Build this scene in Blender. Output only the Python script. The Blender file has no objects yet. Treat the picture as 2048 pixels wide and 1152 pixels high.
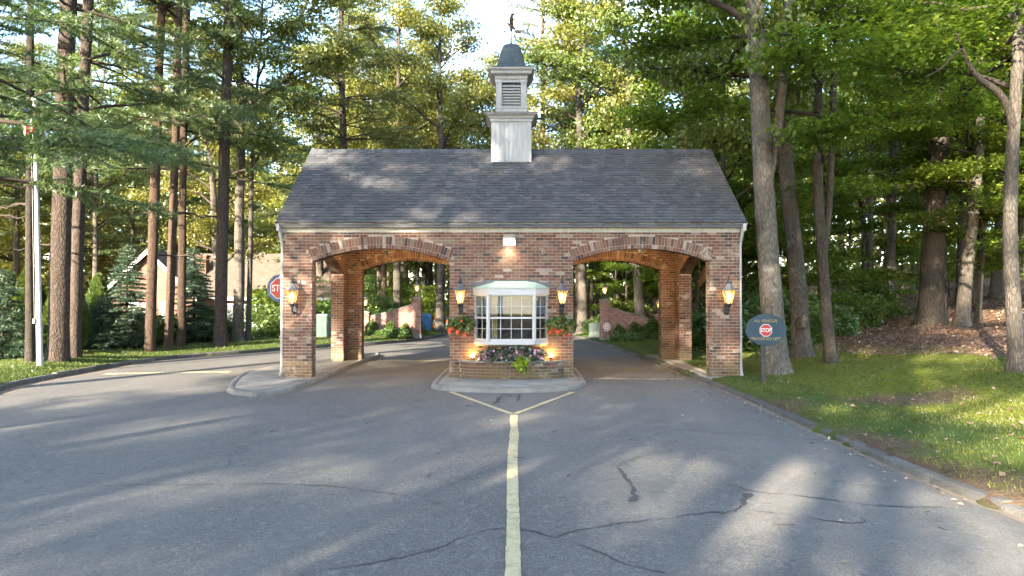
import bpy, math, random
import numpy as np
from mathutils import Vector, Matrix

# ------------------------------------------------------------------ camera, sky, sun, exposure
S = bpy.context.scene
COL = S.collection
R = math.radians
cam_d = bpy.data.cameras.new('camera')
cam_d.sensor_width = 36.0
cam_d.lens = 24.0
cam_d.clip_end = 2000.0
cam = bpy.data.objects.new('camera', cam_d)
COL.objects.link(cam)
CAM = Vector((0.02, -17.06, 2.02))
cam.location = CAM
cam.rotation_euler = (R(90 + 1.05), 0, 0)
S.camera = cam

SUN_EL = 19.0
SUN_AZ = 31.0          # light travels towards +y, turned this far to +x
world = bpy.data.worlds.new('World')
S.world = world
world.use_nodes = True
wn, wl = world.node_tree.nodes, world.node_tree.links
wn.clear()
w_out = wn.new('ShaderNodeOutputWorld')
w_bg = wn.new('ShaderNodeBackground')
w_sky = wn.new('ShaderNodeTexSky')
w_sky.sky_type = 'NISHITA'
w_sky.sun_disc = False
w_sky.sun_elevation = R(SUN_EL)
w_sky.sun_rotation = R(180 + SUN_AZ)
w_sky.air_density = 1.0
w_sky.dust_density = 0.6
w_sky.ozone_density = 1.8
w_tc = wn.new('ShaderNodeTexCoord')
w_no = wn.new('ShaderNodeTexNoise')
w_no.inputs['Scale'].default_value = 5.0
w_no.inputs['Detail'].default_value = 6.0
w_no.inputs['Roughness'].default_value = 0.62
w_rp = wn.new('ShaderNodeValToRGB')
w_rp.color_ramp.elements[0].position = 0.53
w_rp.color_ramp.elements[1].position = 0.66
w_mx = wn.new('ShaderNodeMixRGB')
w_mx.inputs['Color2'].default_value = (3.2, 3.2, 3.4, 1)
wl.new(w_tc.outputs['Generated'], w_no.inputs['Vector'])
wl.new(w_no.outputs['Fac'], w_rp.inputs['Fac'])
wl.new(w_rp.outputs['Color'], w_mx.inputs['Fac'])
wl.new(w_sky.outputs['Color'], w_mx.inputs['Color1'])
wl.new(w_mx.outputs['Color'], w_bg.inputs['Color'])
w_bg.inputs['Strength'].default_value = 0.15
wl.new(w_bg.outputs['Background'], w_out.inputs['Surface'])

sun_d = bpy.data.lights.new('sun', 'SUN')
sun_d.energy = 5.0
sun_d.angle = R(0.53)
sun_d.color = (1.0, 0.87, 0.68)
sun = bpy.data.objects.new('sun', sun_d)
COL.objects.link(sun)
LDIR = Vector((math.sin(R(SUN_AZ)) * math.cos(R(SUN_EL)), math.cos(R(SUN_AZ)) * math.cos(R(SUN_EL)), -math.sin(R(SUN_EL))))
sun.rotation_euler = LDIR.to_track_quat('-Z', 'Y').to_euler()
sun.location = (-20, -40, 30)

S.view_settings.view_transform = 'Standard'
S.view_settings.look = 'None'
S.view_settings.exposure = 3.0
S.view_settings.gamma = 1.0
S.view_settings.use_curve_mapping = False
S.render.engine = 'CYCLES'
cy = S.cycles
cy.max_bounces = 4
cy.diffuse_bounces = 2
cy.glossy_bounces = 2
cy.transmission_bounces = 3
cy.transparent_max_bounces = 8
cy.sample_clamp_indirect = 6.0
cy.caustics_reflective = False
cy.caustics_refractive = False
try:
    cy.use_denoising = True
    cy.use_adaptive_sampling = True
    cy.adaptive_threshold = 0.03
    cy.denoiser = 'OPENIMAGEDENOISE'
    cy.denoising_input_passes = 'RGB_ALBEDO_NORMAL'
    cy.denoising_prefilter = 'ACCURATE'
except Exception:
    pass

random.seed(11)
RNG = np.random.default_rng(11)

# ------------------------------------------------------------------ helpers
def tag(o, label=None, cat=None, group=None, kind=None):
    if label: o['label'] = label
    if cat: o['category'] = cat
    if group: o['group'] = group
    if kind: o['kind'] = kind
    return o

def thing(name, loc, label=None, cat=None, group=None, rz=0.0, kind=None):
    o = bpy.data.objects.new(name, None)
    o.empty_display_size = 0.1
    COL.objects.link(o)
    o.location = loc
    o.rotation_euler = (0, 0, rz)
    return tag(o, label, cat, group, kind)

def np_mesh(name, verts, faces_list, mats, mat_ids=None, smooth=False):
    """faces_list: list of (n,k) int arrays; mat_ids: one material index per array."""
    me = bpy.data.meshes.new(name)
    verts = np.asarray(verts, dtype=np.float32).reshape(-1, 3)
    loops, totals, mids = [], [], []
    for i, f in enumerate(faces_list):
        f = np.asarray(f, dtype=np.int32)
        if f.size == 0: continue
        loops.append(f.ravel())
        totals.append(np.full(len(f), f.shape[1], dtype=np.int32))
        mids.append(np.full(len(f), 0 if mat_ids is None else mat_ids[i], dtype=np.int32))
    loops = np.concatenate(loops); totals = np.concatenate(totals); mids = np.concatenate(mids)
    starts = np.concatenate([[0], np.cumsum(totals)[:-1]]).astype(np.int32)
    me.vertices.add(len(verts)); me.vertices.foreach_set('co', verts.ravel())
    me.loops.add(len(loops)); me.loops.foreach_set('vertex_index', loops)
    me.polygons.add(len(totals)); me.polygons.foreach_set('loop_start', starts)
    me.polygons.foreach_set('loop_total', totals)
    for m in mats: me.materials.append(m)
    me.polygons.foreach_set('material_index', mids)
    if smooth: me.polygons.foreach_set('use_smooth', np.ones(len(totals), dtype=bool))
    me.update(calc_edges=True)
    me.validate()
    return me

def link_mesh(name, me, parent=None, loc=(0, 0, 0)):
    o = bpy.data.objects.new(name, me)
    COL.objects.link(o)
    o.location = loc
    if parent is not None: o.parent = parent
    return o

class MB:
    """collects shapes in world (or thing-local) coordinates into one mesh"""
    def __init__(s):
        s.v, s.f, s.m = [], [], []
    def poly(s, pts, faces, mi=0):
        b = len(s.v)
        s.v += [tuple(p) for p in pts]
        for f in faces:
            s.f.append([b + i for i in f]); s.m.append(mi)
        return s
    def box(s, x0, x1, y0, y1, z0, z1, mi=0):
        p = [(x0, y0, z0), (x1, y0, z0), (x1, y1, z0), (x0, y1, z0), (x0, y0, z1), (x1, y0, z1), (x1, y1, z1), (x0, y1, z1)]
        return s.poly(p, [(3, 2, 1, 0), (4, 5, 6, 7), (0, 1, 5, 4), (1, 2, 6, 5), (2, 3, 7, 6), (3, 0, 4, 7)], mi)
    def hexa(s, p, mi=0):
        return s.poly(p, [(3, 2, 1, 0), (4, 5, 6, 7), (0, 1, 5, 4), (1, 2, 6, 5), (2, 3, 7, 6), (3, 0, 4, 7)], mi)
    def fbox(s, O, U, N, u0, u1, v0, v1, n0, n1, mi=0):
        O = Vector(O); U = Vector(U); N = Vector(N); Z = Vector((0, 0, 1))
        f = lambda u, n, v: O + U * u + N * n + Z * v
        return s.hexa([f(u0, n1, v0), f(u1, n1, v0), f(u1, n0, v0), f(u0, n0, v0), f(u0, n1, v1), f(u1, n1, v1), f(u1, n0, v1), f(u0, n0, v1)], mi)
    def prism(s, pts, z0, z1, mi=0):
        """pts: ccw (x,y) outline"""
        n = len(pts)
        p = [(x, y, z0) for x, y in pts] + [(x, y, z1) for x, y in pts]
        return s.poly(p, [list(range(n))[::-1], list(range(n, 2 * n))] + [(i, (i + 1) % n, n + (i + 1) % n, n + i) for i in range(n)], mi)
    def lathe(s, prof, c=(0, 0, 0), seg=16, mi=0, rot=0.0, sx=1.0, sy=1.0):
        b = []
        n = len(prof)
        for r, z in prof:
            for k in range(seg):
                a = 2 * math.pi * k / seg + rot
                b.append((c[0] + r * math.cos(a) * sx, c[1] + r * math.sin(a) * sy, c[2] + z))
        fs = []
        for i in range(n - 1):
            for k in range(seg):
                fs.append((i * seg + k, i * seg + (k + 1) % seg, (i + 1) * seg + (k + 1) % seg, (i + 1) * seg + k))
        if prof[0][0] > 1e-4: fs.append(tuple(range(seg))[::-1])
        if prof[-1][0] > 1e-4: fs.append(tuple((n - 1) * seg + k for k in range(seg)))
        return s.poly(b, fs, mi)
    def tube(s, path, rad, seg=8, mi=0):
        v, f = tube_np(path, rad, seg)
        b = len(s.v)
        s.v += [tuple(q) for q in v.tolist()]
        for q in f.tolist():
            s.f.append([b + i for i in q]); s.m.append(mi)
        return s
    def ball(s, c, r, seg=10, mi=0, sz=1.0):
        return s.lathe([(r * math.sin(math.pi * i / 8) + (1e-5 if i in (0, 8) else 0), -r * sz * math.cos(math.pi * i / 8)) for i in range(9)], c, seg, mi)
    def build(s, name, mats, parent=None, smooth=False, origin=None):
        if not isinstance(mats, (list, tuple)): mats = [mats]
        off = Vector((0, 0, 0))
        if parent is not None:
            q = parent
            while q is not None:
                off += q.location; q = q.parent
        loc = Vector((0, 0, 0))
        if origin is not None: loc = Vector(origin) - off
        tot = off + loc
        me = bpy.data.meshes.new(name)
        me.from_pydata([(a - tot.x, b - tot.y, c - tot.z) for a, b, c in s.v], [], s.f)
        for m in mats: me.materials.append(m)
        if len(mats) > 1: me.polygons.foreach_set('material_index', s.m)
        if smooth: me.polygons.foreach_set('use_smooth', [True] * len(me.polygons))
        me.update()
        return link_mesh(name, me, parent, loc)

def tube_np(path, rad, seg=8):
    P = np.asarray(path, dtype=float)
    n = len(P)
    rad = np.broadcast_to(np.asarray(rad, dtype=float), (n,))
    T = np.gradient(P, axis=0)
    T /= np.linalg.norm(T, axis=1)[:, None] + 1e-9
    ref = np.where(np.abs(T[:, 2:3]) > 0.9, np.array([[1.0, 0, 0]]), np.array([[0, 0, 1.0]]))
    if np.abs(T[0, 2]) > 0.75: ref = np.tile(np.array([[1.0, 0, 0]]), (n, 1))
    A = np.cross(T, ref); A /= np.linalg.norm(A, axis=1)[:, None] + 1e-9
    B = np.cross(T, A)
    a = np.linspace(0, 2 * math.pi, seg, endpoint=False)
    V = P[:, None, :] + rad[:, None, None] * (np.cos(a)[None, :, None] * A[:, None, :] + np.sin(a)[None, :, None] * B[:, None, :])
    idx = np.arange(n * seg).reshape(n, seg)
    nx = np.roll(idx, -1, axis=1)
    F = np.stack([idx[:-1], idx[1:], nx[1:], nx[:-1]], axis=-1).reshape(-1, 4)
    return V.reshape(-1, 3), F

def smooth_line(pts, it=2):
    P = np.asarray(pts, dtype=float)
    for _ in range(it):
        Q = np.empty((2 * len(P), P.shape[1]))
        Q[0::2] = P * 1.0; Q[1::2] = P * 1.0
        Q[0] = P[0]; Q[-1] = P[-1]
        for i in range(len(P) - 1):
            Q[2 * i + 1] = P[i] * .75 + P[i + 1] * .25
            Q[2 * i + 2] = P[i] * .25 + P[i + 1] * .75
        P = Q
    return P

def copy_obj(o, parent=None, name=None):
    c = o.copy()
    if name: c.name = name
    COL.objects.link(c)
    c.parent = parent
    return c

def copy_tree(o, parent=None):
    c = copy_obj(o, parent)
    for ch in list(o.children): copy_tree(ch, c)
    return c

def text_mesh(name, body, size, mat, parent, loc, rot, extrude=0.002, align='CENTER', sx=1.0, bold=0.0):
    cu = bpy.data.curves.new(name, 'FONT')
    cu.body = body; cu.size = size; cu.extrude = extrude; cu.align_x = align; cu.align_y = 'CENTER'; cu.offset = bold
    t = bpy.data.objects.new(name, cu)
    COL.objects.link(t)
    dg = bpy.context.evaluated_depsgraph_get()
    me = bpy.data.meshes.new_from_object(t.evaluated_get(dg))
    me.materials.clear(); me.materials.append(mat)
    bpy.data.objects.remove(t)
    o = link_mesh(name, me, parent, loc)
    o.rotation_euler = rot
    o.scale = (sx, 1, 1)
    return o

# ------------------------------------------------------------------ materials
class NM:
    def __init__(s, name):
        s.m = bpy.data.materials.new(name); s.m.use_nodes = True
        s.t = s.m.node_tree; s.n = s.t.nodes; s.l = s.t.links
        s.n.clear()
        s.out = s.n.new('ShaderNodeOutputMaterial')
    def new(s, ty, **kw):
        nd = s.n.new('ShaderNode' + ty)
        for k, v in kw.items():
            if k.startswith('_'): setattr(nd, k[1:], v)
            else:
                key = k.replace('__', ' ')
                s.put(nd.inputs[int(key[1:])] if key[0] == 'i' and key[1:].isdigit() else nd.inputs[key], v)
        return nd
    def put(s, sock, v):
        if hasattr(v, 'is_output') or isinstance(v, bpy.types.NodeSocket): s.l.new(v, sock)
        else:
            if isinstance(v, (tuple, list)) and len(v) == 3 and sock.type == 'RGBA': v = (*v, 1)
            sock.default_value = v
    def coord(s, kind='Object', scale=None):
        tc = s.new('TexCoord').outputs[kind]
        if scale is None: return tc
        mp = s.new('Mapping'); s.l.new(tc, mp.inputs['Vector']); mp.inputs['Scale'].default_value = scale
        return mp.outputs['Vector']
    def pos(s, scale=(1, 1, 1)):
        g = s.new('NewGeometry').outputs['Position']
        mp = s.new('Mapping'); s.l.new(g, mp.inputs['Vector']); mp.inputs['Scale'].default_value = scale
        return mp.outputs['Vector']
    def noise(s, vec, scale, detail=4, rough=.55, dist=0.0):
        return s.new('TexNoise', Vector=vec, Scale=scale, Detail=detail, Roughness=rough, Distortion=dist).outputs['Fac']
    def ramp(s, fac, stops, interp='LINEAR'):
        r = s.new('ValToRGB'); s.put(r.inputs['Fac'], fac)
        cr = r.color_ramp; cr.interpolation = interp
        while len(cr.elements) < len(stops): cr.elements.new(0.5)
        for e, (p, c) in zip(cr.elements, stops):
            e.position = p
            e.color = (c, c, c, 1) if not isinstance(c, (tuple, list)) else (*c, 1)
        return r.outputs['Color']
    def mix(s, fac, a, b, mode='MIX'):
        nd = s.new('MixRGB', Fac=fac, Color1=a, Color2=b); nd.blend_type = mode
        return nd.outputs['Color']
    def math(s, op, a, b=0.0):
        nd = s.n.new('ShaderNodeMath'); nd.operation = op
        s.put(nd.inputs[0], a); s.put(nd.inputs[1], b)
        return nd.outputs[0]
    def rand(s):
        a = s.new('ObjectInfo').outputs['Random']; b = s.new('NewGeometry').outputs['Random Per Island']
        return s.math('FRACT', s.math('ADD', a, b))
    def bump(s, h, strength=.3, dist=.02):
        return s.new('Bump', Height=h, Strength=strength, Distance=dist).outputs['Normal']
    def surf(s, color, rough=.7, normal=None, metal=0.0, spec=.3, **kw):
        p = s.new('BsdfPrincipled')
        s.put(p.inputs['Base Color'], color); s.put(p.inputs['Roughness'], rough)
        p.inputs['Metallic'].default_value = metal
        p.inputs['Specular IOR Level'].default_value = spec
        if normal is not None: s.l.new(normal, p.inputs['Normal'])
        for k, v in kw.items(): s.put(p.inputs[k.replace('__', ' ')], v)
        s.l.new(p.outputs[0], s.out.inputs['Surface'])
        return s.m

def simple(name, col, rough=.6, var=.15, scale=6.0, metal=0.0, spec=.3, bump=0.0, bscale=40.0):
    k = NM(name)
    c = k.coord('Object')
    n = k.noise(c, scale, 5, .6)
    lo = tuple(x * (1 - var) for x in col); hi = tuple(min(1, x * (1 + var)) for x in col)
    colr = k.ramp(n, [(.3, lo), (.7, hi)])
    nr = k.bump(k.noise(c, bscale, 3), bump, .01) if bump else None
    return k.surf(colr, rough, nr, metal, spec)

def emit(name, col, strength):
    k = NM(name)
    e = k.new('Emission', Color=col, Strength=strength)
    k.l.new(e.outputs[0], k.out.inputs['Surface'])
    return k.m

def leaf_mat(name, dark, mid, light, trans=.42, gloss=.05, tint=(1.25, 1.15, .5)):
    k = NM(name)
    r = k.rand()
    ob = k.new('ObjectInfo').outputs['Random']
    n = k.noise(k.pos(), .35, 2)
    f = k.math('ADD', k.math('MULTIPLY', r, .55), k.math('MULTIPLY', n, .5))
    col = k.ramp(f, [(.12, dark), (.5, mid), (.92, light)])
    hsv = k.new('HueSaturation', Hue=k.math('ADD', k.math('MULTIPLY', ob, .03), .485), Saturation=1.0, Value=1.0, Color=col).outputs['Color']
    tcol = k.mix(1.0, hsv, tint, 'MULTIPLY')
    d = k.new('BsdfDiffuse', Color=hsv).outputs[0]
    t = k.new('BsdfTranslucent', Color=tcol).outputs[0]
    m1 = k.new('MixShader', Fac=trans); k.l.new(d, m1.inputs[1]); k.l.new(t, m1.inputs[2])
    g = k.new('BsdfGlossy', Color=(.8, .85, .9), Roughness=.38).outputs[0]
    m2 = k.new('MixShader', Fac=gloss); k.l.new(m1.outputs[0], m2.inputs[1]); k.l.new(g, m2.inputs[2])
    k.l.new(m2.outputs[0], k.out.inputs['Surface'])
    return k.m

def bark_mat(name, dark, light, lichen=(.30, .31, .26), lich=.62, vs=9.0):
    k = NM(name)
    c = k.coord('Object', (1, 1, .30))
    n1 = k.noise(c, vs * 1.2, 7, .7, .8)
    vo = k.new('TexVoronoi', Vector=k.mix(.12, c, k.new('TexNoise', Vector=c, Scale=6.0).outputs['Color']), Scale=vs * 2.6); vo.feature = 'DISTANCE_TO_EDGE'
    v = k.ramp(vo.outputs['Distance'], [(.0, 0.0), (.22, 1.0)])
    h = k.math('ADD', k.math('MULTIPLY', n1, .85), k.math('MULTIPLY', v, .32))
    col = k.ramp(h, [(.30, dark), (.95, light)])
    big = k.noise(k.coord('Object'), 2.2, 5, .7)
    col = k.mix(k.ramp(big, [(lich, 0.0), (lich + .12, .65)]), col, lichen)
    ob = k.new('ObjectInfo').outputs['Random']
    col = k.new('HueSaturation', Hue=.5, Saturation=1.0, Value=k.math('ADD', .8, k.math('MULTIPLY', ob, .4)), Color=col).outputs['Color']
    return k.surf(col, .9, k.bump(h, .9, .04), 0, .15)

M = {}
# asphalt: grey stone mix, fine aggregate, worn lighter wheel tracks, sandy dust
k = NM('asphalt'); p = k.pos()
cell = k.new('TexVoronoi', Vector=p, Scale=75.0)
agg = k.new('SeparateColor', Color=cell.outputs['Color']).outputs[0]
cell2 = k.new('TexVoronoi', Vector=p, Scale=17.0)
agg2 = k.new('SeparateColor', Color=cell2.outputs['Color']).outputs[1]
mid = k.noise(p, 3.2, 7, .68); big = k.noise(k.pos((1, .30, 1)), .40, 5, .62); blot = k.noise(p, 1.1, 5, .6)
col = k.ramp(agg, [(.0, (.070, .070, .070)), (.45, (.100, .100, .099)), (.8, (.128, .127, .125)), (1.0, (.175, .172, .17))])
col = k.mix(k.ramp(agg2, [(.93, 0.0), (.97, .4)]), col, (.19, .185, .175))
col = k.mix(k.ramp(agg2, [(.03, .4), (.06, 0.0)]), col, (.042, .042, .044))
col = k.mix(k.ramp(mid, [(.34, .55), (.60, 0.0)]), col, (.076, .076, .078))
col = k.mix(k.ramp(big, [(.42, 0.0), (.66, .5)]), col, (.150, .146, .138))
col = k.mix(k.ramp(blot, [(.62, 0.0), (.72, .45)]), col, (.058, .059, .062))
col = k.mix(1.0, col, (1.04, .985, .90), 'MULTIPLY')
M['asphalt'] = k.surf(col, k.ramp(mid, [(.3, .80), (.7, .95)]), k.bump(k.math('ADD', agg, k.noise(p, 90, 3, .8)), .55, .012), 0, .3)
# dust drifted along the kerbs
M['dust'] = simple('dust', (.17, .135, .10), .95, .25, 9, bump=.3)
k = NM('concrete'); p = k.pos()
n = k.noise(p, 2.2, 6, .65); fine = k.noise(p, 60, 3, .7)
col = k.ramp(n, [(.3, (.125, .112, .095)), (.55, (.19, .175, .152)), (.75, (.235, .222, .198))])
col = k.mix(k.ramp(fine, [(.42, .25), (.6, 0)]), col, (.14, .13, .11))
M['concrete'] = k.surf(col, .9, k.bump(fine, .3, .006), 0, .2)
k = NM('kerb'); p = k.pos()
n = k.noise(p, 3.0, 6, .65); fine = k.noise(p, 45, 4, .75); ob = k.new('ObjectInfo').outputs['Random']
col = k.ramp(k.math('ADD', k.math('MULTIPLY', n, .7), k.math('MULTIPLY', ob, .3)), [(.3, (.060, .058, .054)), (.55, (.105, .10, .09)), (.75, (.17, .16, .14))])
col = k.mix(k.ramp(fine, [(.40, .5), (.58, 0)]), col, (.05, .05, .045))
M['kerb'] = k.surf(col, .9, k.bump(fine, .6, .02), 0, .2)
def paint(name, c0, c1, hole):
    k = NM(name); p = k.pos()
    n = k.noise(p, 8, 6, .7); f = k.noise(p, 55, 3, .7)
    col = k.ramp(n, [(.3, c0), (.65, c1)])
    col = k.mix(k.ramp(k.math('ADD', k.math('MULTIPLY', n, .5), k.math('MULTIPLY', f, .5)), [(hole - .06, .8), (hole + .03, 0)]), col, (.12, .115, .10))
    return k.surf(col, .8, k.bump(f, .3, .006), 0, .3)
M['yellow'] = paint('yellow_paint', (.34, .27, .14), (.46, .38, .215), .435)
M['yellow_worn'] = paint('worn_yellow_paint', (.30, .25, .15), (.42, .36, .22), .50)
M['tar'] = simple('tar', (.038, .039, .043), .8, .35, 25, bump=.3)
# brick
k = NM('brick'); r = k.rand()
base = k.ramp(r, [(0, (.110, .050, .036)), (.14, (.140, .068, .047)), (.28, (.108, .070, .050)), (.42, (.155, .088, .061)), (.55, (.108, .050, .037)), (.66, (.168, .116, .081)), (.76, (.082, .047, .037)), (.83, (.130, .088, .064)), (.89, (.036, .031, .030)), (.96, (.145, .078, .054))], 'CONSTANT')
p = k.pos()
n = k.noise(p, 14, 5, .7); wsh = k.noise(p, 1.7, 4, .6); st = k.noise(p, 55, 3, .7)
base = k.mix(k.ramp(n, [(.3, .45), (.65, 0)]), base, (.075, .042, .033))
wf = k.math('MULTIPLY', k.ramp(k.math('ADD', k.math('MULTIPLY', wsh, .75), k.math('MULTIPLY', n, .28)), [(.60, 0.0), (.67, .8)]), k.ramp(st, [(.36, .15), (.56, 1)]))
base = k.mix(wf, base, (.36, .32, .27))
rw = k.math('FRACT', k.math('MULTIPLY', r, 37.0))
base = k.mix(k.math('MULTIPLY', k.ramp(rw, [(.955, 0), (.965, .6)]), k.ramp(st, [(.3, .3), (.55, 1)])), base, (.36, .32, .27))
zz = k.new('SeparateXYZ', Vector=k.pos()).outputs['Z']
moss = k.math('MULTIPLY', k.ramp(zz, [(.12, .75), (.75, 0.0)]), k.ramp(k.noise(p, 3, 4, .6), [(.35, .15), (.62, 1)]))
base = k.mix(moss, base, (.085, .075, .028))
M['brick'] = k.surf(base, .88, k.bump(n, .4, .006), 0, .25)
k = NM('mortar'); p = k.pos(); n = k.noise(p, 7, 5, .7)
base = k.ramp(n, [(.3, (.22, .185, .155)), (.7, (.34, .30, .26))])
zz = k.new('SeparateXYZ', Vector=k.pos()).outputs['Z']
base = k.mix(k.ramp(zz, [(.12, .5), (.6, 0.0)]), base, (.12, .105, .05))
M['mortar'] = k.surf(base, .95, k.bump(k.noise(p, 60, 3), .4, .008), 0, .1)
def brick_tex(name, cols, mort, sc=1.0, white=.6):
    k = NM(name); g = k.pos()
    sp = k.new('SeparateXYZ', Vector=g)
    cv = k.new('CombineXYZ', X=k.math('ADD', sp.outputs['X'], sp.outputs['Y']), Y=sp.outputs['Z'], Z=0.0).outputs[0]
    b = k.n.new('ShaderNodeTexBrick')
    k.l.new(cv, b.inputs['Vector'])
    b.inputs['Scale'].default_value = 1.0
    b.inputs['Brick Width'].default_value = .205 * sc; b.inputs['Row Height'].default_value = .0776 * sc
    b.inputs['Mortar Size'].default_value = .0055 * sc
    b.inputs['Color1'].default_value = (*cols[0], 1); b.inputs['Color2'].default_value = (*cols[1], 1); b.inputs['Mortar'].default_value = (*mort, 1)
    n = k.noise(g, 3.0, 5, .65)
    col = k.mix(k.ramp(n, [(white, 0), (white + .1, .6)]), b.outputs['Color'], (.36, .31, .27))
    col = k.mix(k.ramp(k.noise(g, 9, 3), [(.35, .45), (.6, 0)]), col, (.07, .04, .035))
    return k.surf(col, .9, k.bump(k.math('SUBTRACT', 1.0, b.outputs['Fac']), .5, .01), 0, .2)
M['brick_far'] = brick_tex('far_brick', ((.17, .075, .055), (.26, .14, .11)), (.34, .30, .26))
k = NM('house_brick'); n = k.noise(k.pos((1, 1, 4)), 5.5, 6, .75); n2 = k.noise(k.pos(), 1.2, 4, .6)
c = k.ramp(n, [(.28, (.085, .042, .030)), (.5, (.13, .070, .052)), (.72, (.18, .115, .090))])
M['brick_house'] = k.surf(k.mix(k.ramp(n2, [(.5, 0), (.7, .4)]), c, (.18, .13, .105)), .9, None, 0, .2)
# roof shingles
k = NM('shingle'); r = k.rand(); p = k.pos()
base = k.ramp(r, [(0, (.055, .057, .062)), (.4, (.068, .070, .075)), (.75, (.080, .081, .085)), (1, (.100, .099, .099))])
lo = k.noise(k.pos((.8, .25, .25)), 1.0, 4, .6)
base = k.mix(k.ramp(lo, [(.46, 0), (.66, .5)]), base, (.058, .057, .058))
lo2 = k.noise(k.pos((.5, .5, .5)), 1.3, 5, .65)
base = k.mix(k.ramp(lo2, [(.56, 0), (.70, .35)]), base, (.14, .12, .10))
gr = k.noise(p, 110, 3, .8)
base = k.mix(k.ramp(gr, [(.35, .4), (.6, 0)]), base, (.035, .036, .04))
M['shingle'] = k.surf(base, .93, k.bump(gr, .4, .006), 0, .2)
k = NM('trim'); p = k.pos((1, 1, 1)); n = k.noise(k.pos((3, 3, .8)), 4, 5, .7)
M['trim'] = k.surf(k.ramp(n, [(.25, (.24, .24, .23)), (.6, (.34, .34, .325)), (.8, (.41, .41, .39))]), .6, k.bump(k.noise(p, 60, 3), .1, .003), 0, .35)
M['gutter'] = simple('gutter_paint', (.40, .41, .40), .45, .18, 3, spec=.4)
k = NM('cupola_paint'); n = k.noise(k.pos((4, 4, .9)), 3, 6, .7)
M['cupola'] = k.surf(k.ramp(n, [(.25, (.20, .205, .205)), (.6, (.28, .285, .285)), (.8, (.34, .34, .34))]), .65, None, 0, .3)
k = NM('bell_copper'); n = k.noise(k.pos((3, 3, 1)), 3, 5, .7)
M['bell'] = k.surf(k.ramp(n, [(.3, (.026, .036, .040)), (.6, (.046, .060, .062)), (.8, (.085, .108, .10))]), .5, None, .35, .4)
k = NM('pale_copper'); n = k.noise(k.pos((2, 2, 2)), 4, 5, .7)
M['pale_copper'] = k.surf(k.ramp(n, [(.3, (.23, .30, .25)), (.7, (.33, .40, .34))]), .55, None, 0, .35)
M['lead'] = simple('lead_flashing', (.085, .085, .09), .6, .3, 6)
M['black'] = simple('black_iron', (.022, .022, .024), .5, .3, 10, spec=.4)
M['iron_cap'] = simple('dull_iron', (.075, .076, .082), .5, .25, 10, spec=.4)
M['mirror_back'] = simple('mirror_back', (.018, .011, .008), .5, .2, 6)
M['vane'] = simple('vane_copper', (.085, .055, .035), .5, .3, 12, metal=.4)
k = NM('amber_glass')
tr = k.new('BsdfTransparent', Color=(.95, .84, .62)).outputs[0]; gl = k.new('BsdfGlossy', Color=(.9, .9, .9), Roughness=.12).outputs[0]
df = k.new('BsdfTranslucent', Color=(.78, .62, .38)).outputs[0]
m1 = k.new('MixShader', Fac=.25); k.l.new(tr, m1.inputs[1]); k.l.new(df, m1.inputs[2])
m2 = k.new('MixShader', Fac=.08); k.l.new(m1.outputs[0], m2.inputs[1]); k.l.new(gl, m2.inputs[2])
k.l.new(m2.outputs[0], k.out.inputs['Surface']); M['amber'] = k.m
k = NM('window_glass')
tr = k.new('BsdfTransparent', Color=(.86, .90, .92)).outputs[0]; gl = k.new('BsdfGlossy', Color=(1, 1, 1), Roughness=.02).outputs[0]
fr = k.new('Fresnel', IOR=1.5).outputs[0]
fac = k.math('MULTIPLY', fr, .45)
m1 = k.new('MixShader', Fac=fac); k.l.new(tr, m1.inputs[1]); k.l.new(gl, m1.inputs[2])
k.l.new(m1.outputs[0], k.out.inputs['Surface']); M['glass'] = k.m
M['vinyl'] = simple('white_vinyl', (.34, .345, .35), .4, .06, 4, spec=.45)
M['blind'] = simple('blind', (.26, .285, .28), .7, .06, 8)
M['room'] = simple('room_wall', (.11, .085, .065), .8, .2, 2)
M['desk'] = simple('desk', (.45, .36, .28), .5, .2, 5)
M['darkthing'] = simple('dark_office', (.05, .055, .07), .6, .3, 5)
M['curtain'] = simple('tan_curtain', (.40, .29, .15), .8, .2, 8)
M['ceil'] = simple('ceiling_board', (.42, .38, .32), .8, .12, 3)
M['soil'] = simple('soil', (.035, .025, .018), .95, .3, 20, bump=.6)
M['bulb'] = emit('bulb_glow', (1.0, .76, .46), 6.0)
M['bulb_soft'] = emit('bulb_soft_glow', (1.0, .80, .55), 5.0)
M['flood'] = emit('flood_glow', (1.0, .90, .66), 9.0)
M['spot'] = emit('spot_glow', (1.0, .70, .25), 22.0)
M['wire'] = simple('grey_conduit', (.30, .28, .25), .6, .15)
M['signblue'] = simple('sign_blue', (.010, .029, .046), .5, .22, 3, spec=.4)
M['signblue2'] = simple('sign_deep_blue', (.018, .055, .15), .5, .12, 3, spec=.4)
M['signred'] = simple('sign_red', (.30, .015, .016), .45, .08, 4, spec=.4)
M['signwhite'] = simple('sign_white', (.48, .48, .48), .5, .05, 4)
M['signgold'] = simple('sign_gold', (.20, .145, .06), .55, .35, 30)
M['post'] = simple('weathered_post', (.045, .042, .037), .9, .35, 14, bump=.5)
M['steel'] = simple('galvanised', (.30, .31, .32), .45, .12, 6, metal=.6)
M['flagpole'] = simple('flagpole_paint', (.36, .37, .39), .45, .12, 5, spec=.4)
M['orange'] = simple('cone_orange', (.75, .10, .02), .5, .08, 6)
M['teal'] = simple('teal_canvas', (.02, .28, .38), .8, .2, 6)
M['boxgreen'] = simple('utility_green', (.030, .062, .052), .5, .15, 3, spec=.4)
M['boxpale'] = simple('utility_pale', (.22, .27, .24), .5, .12, 3, spec=.4)
M['boxblue'] = simple('container_blue', (.05, .14, .28), .5, .15, 3)
k = NM('flag_cloth'); s2 = k.new('SeparateXYZ', Vector=k.coord('Generated'))
st = k.math('GREATER_THAN', k.math('FRACT', k.math('MULTIPLY', s2.outputs['X'], 6.5)), .5)
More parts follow.
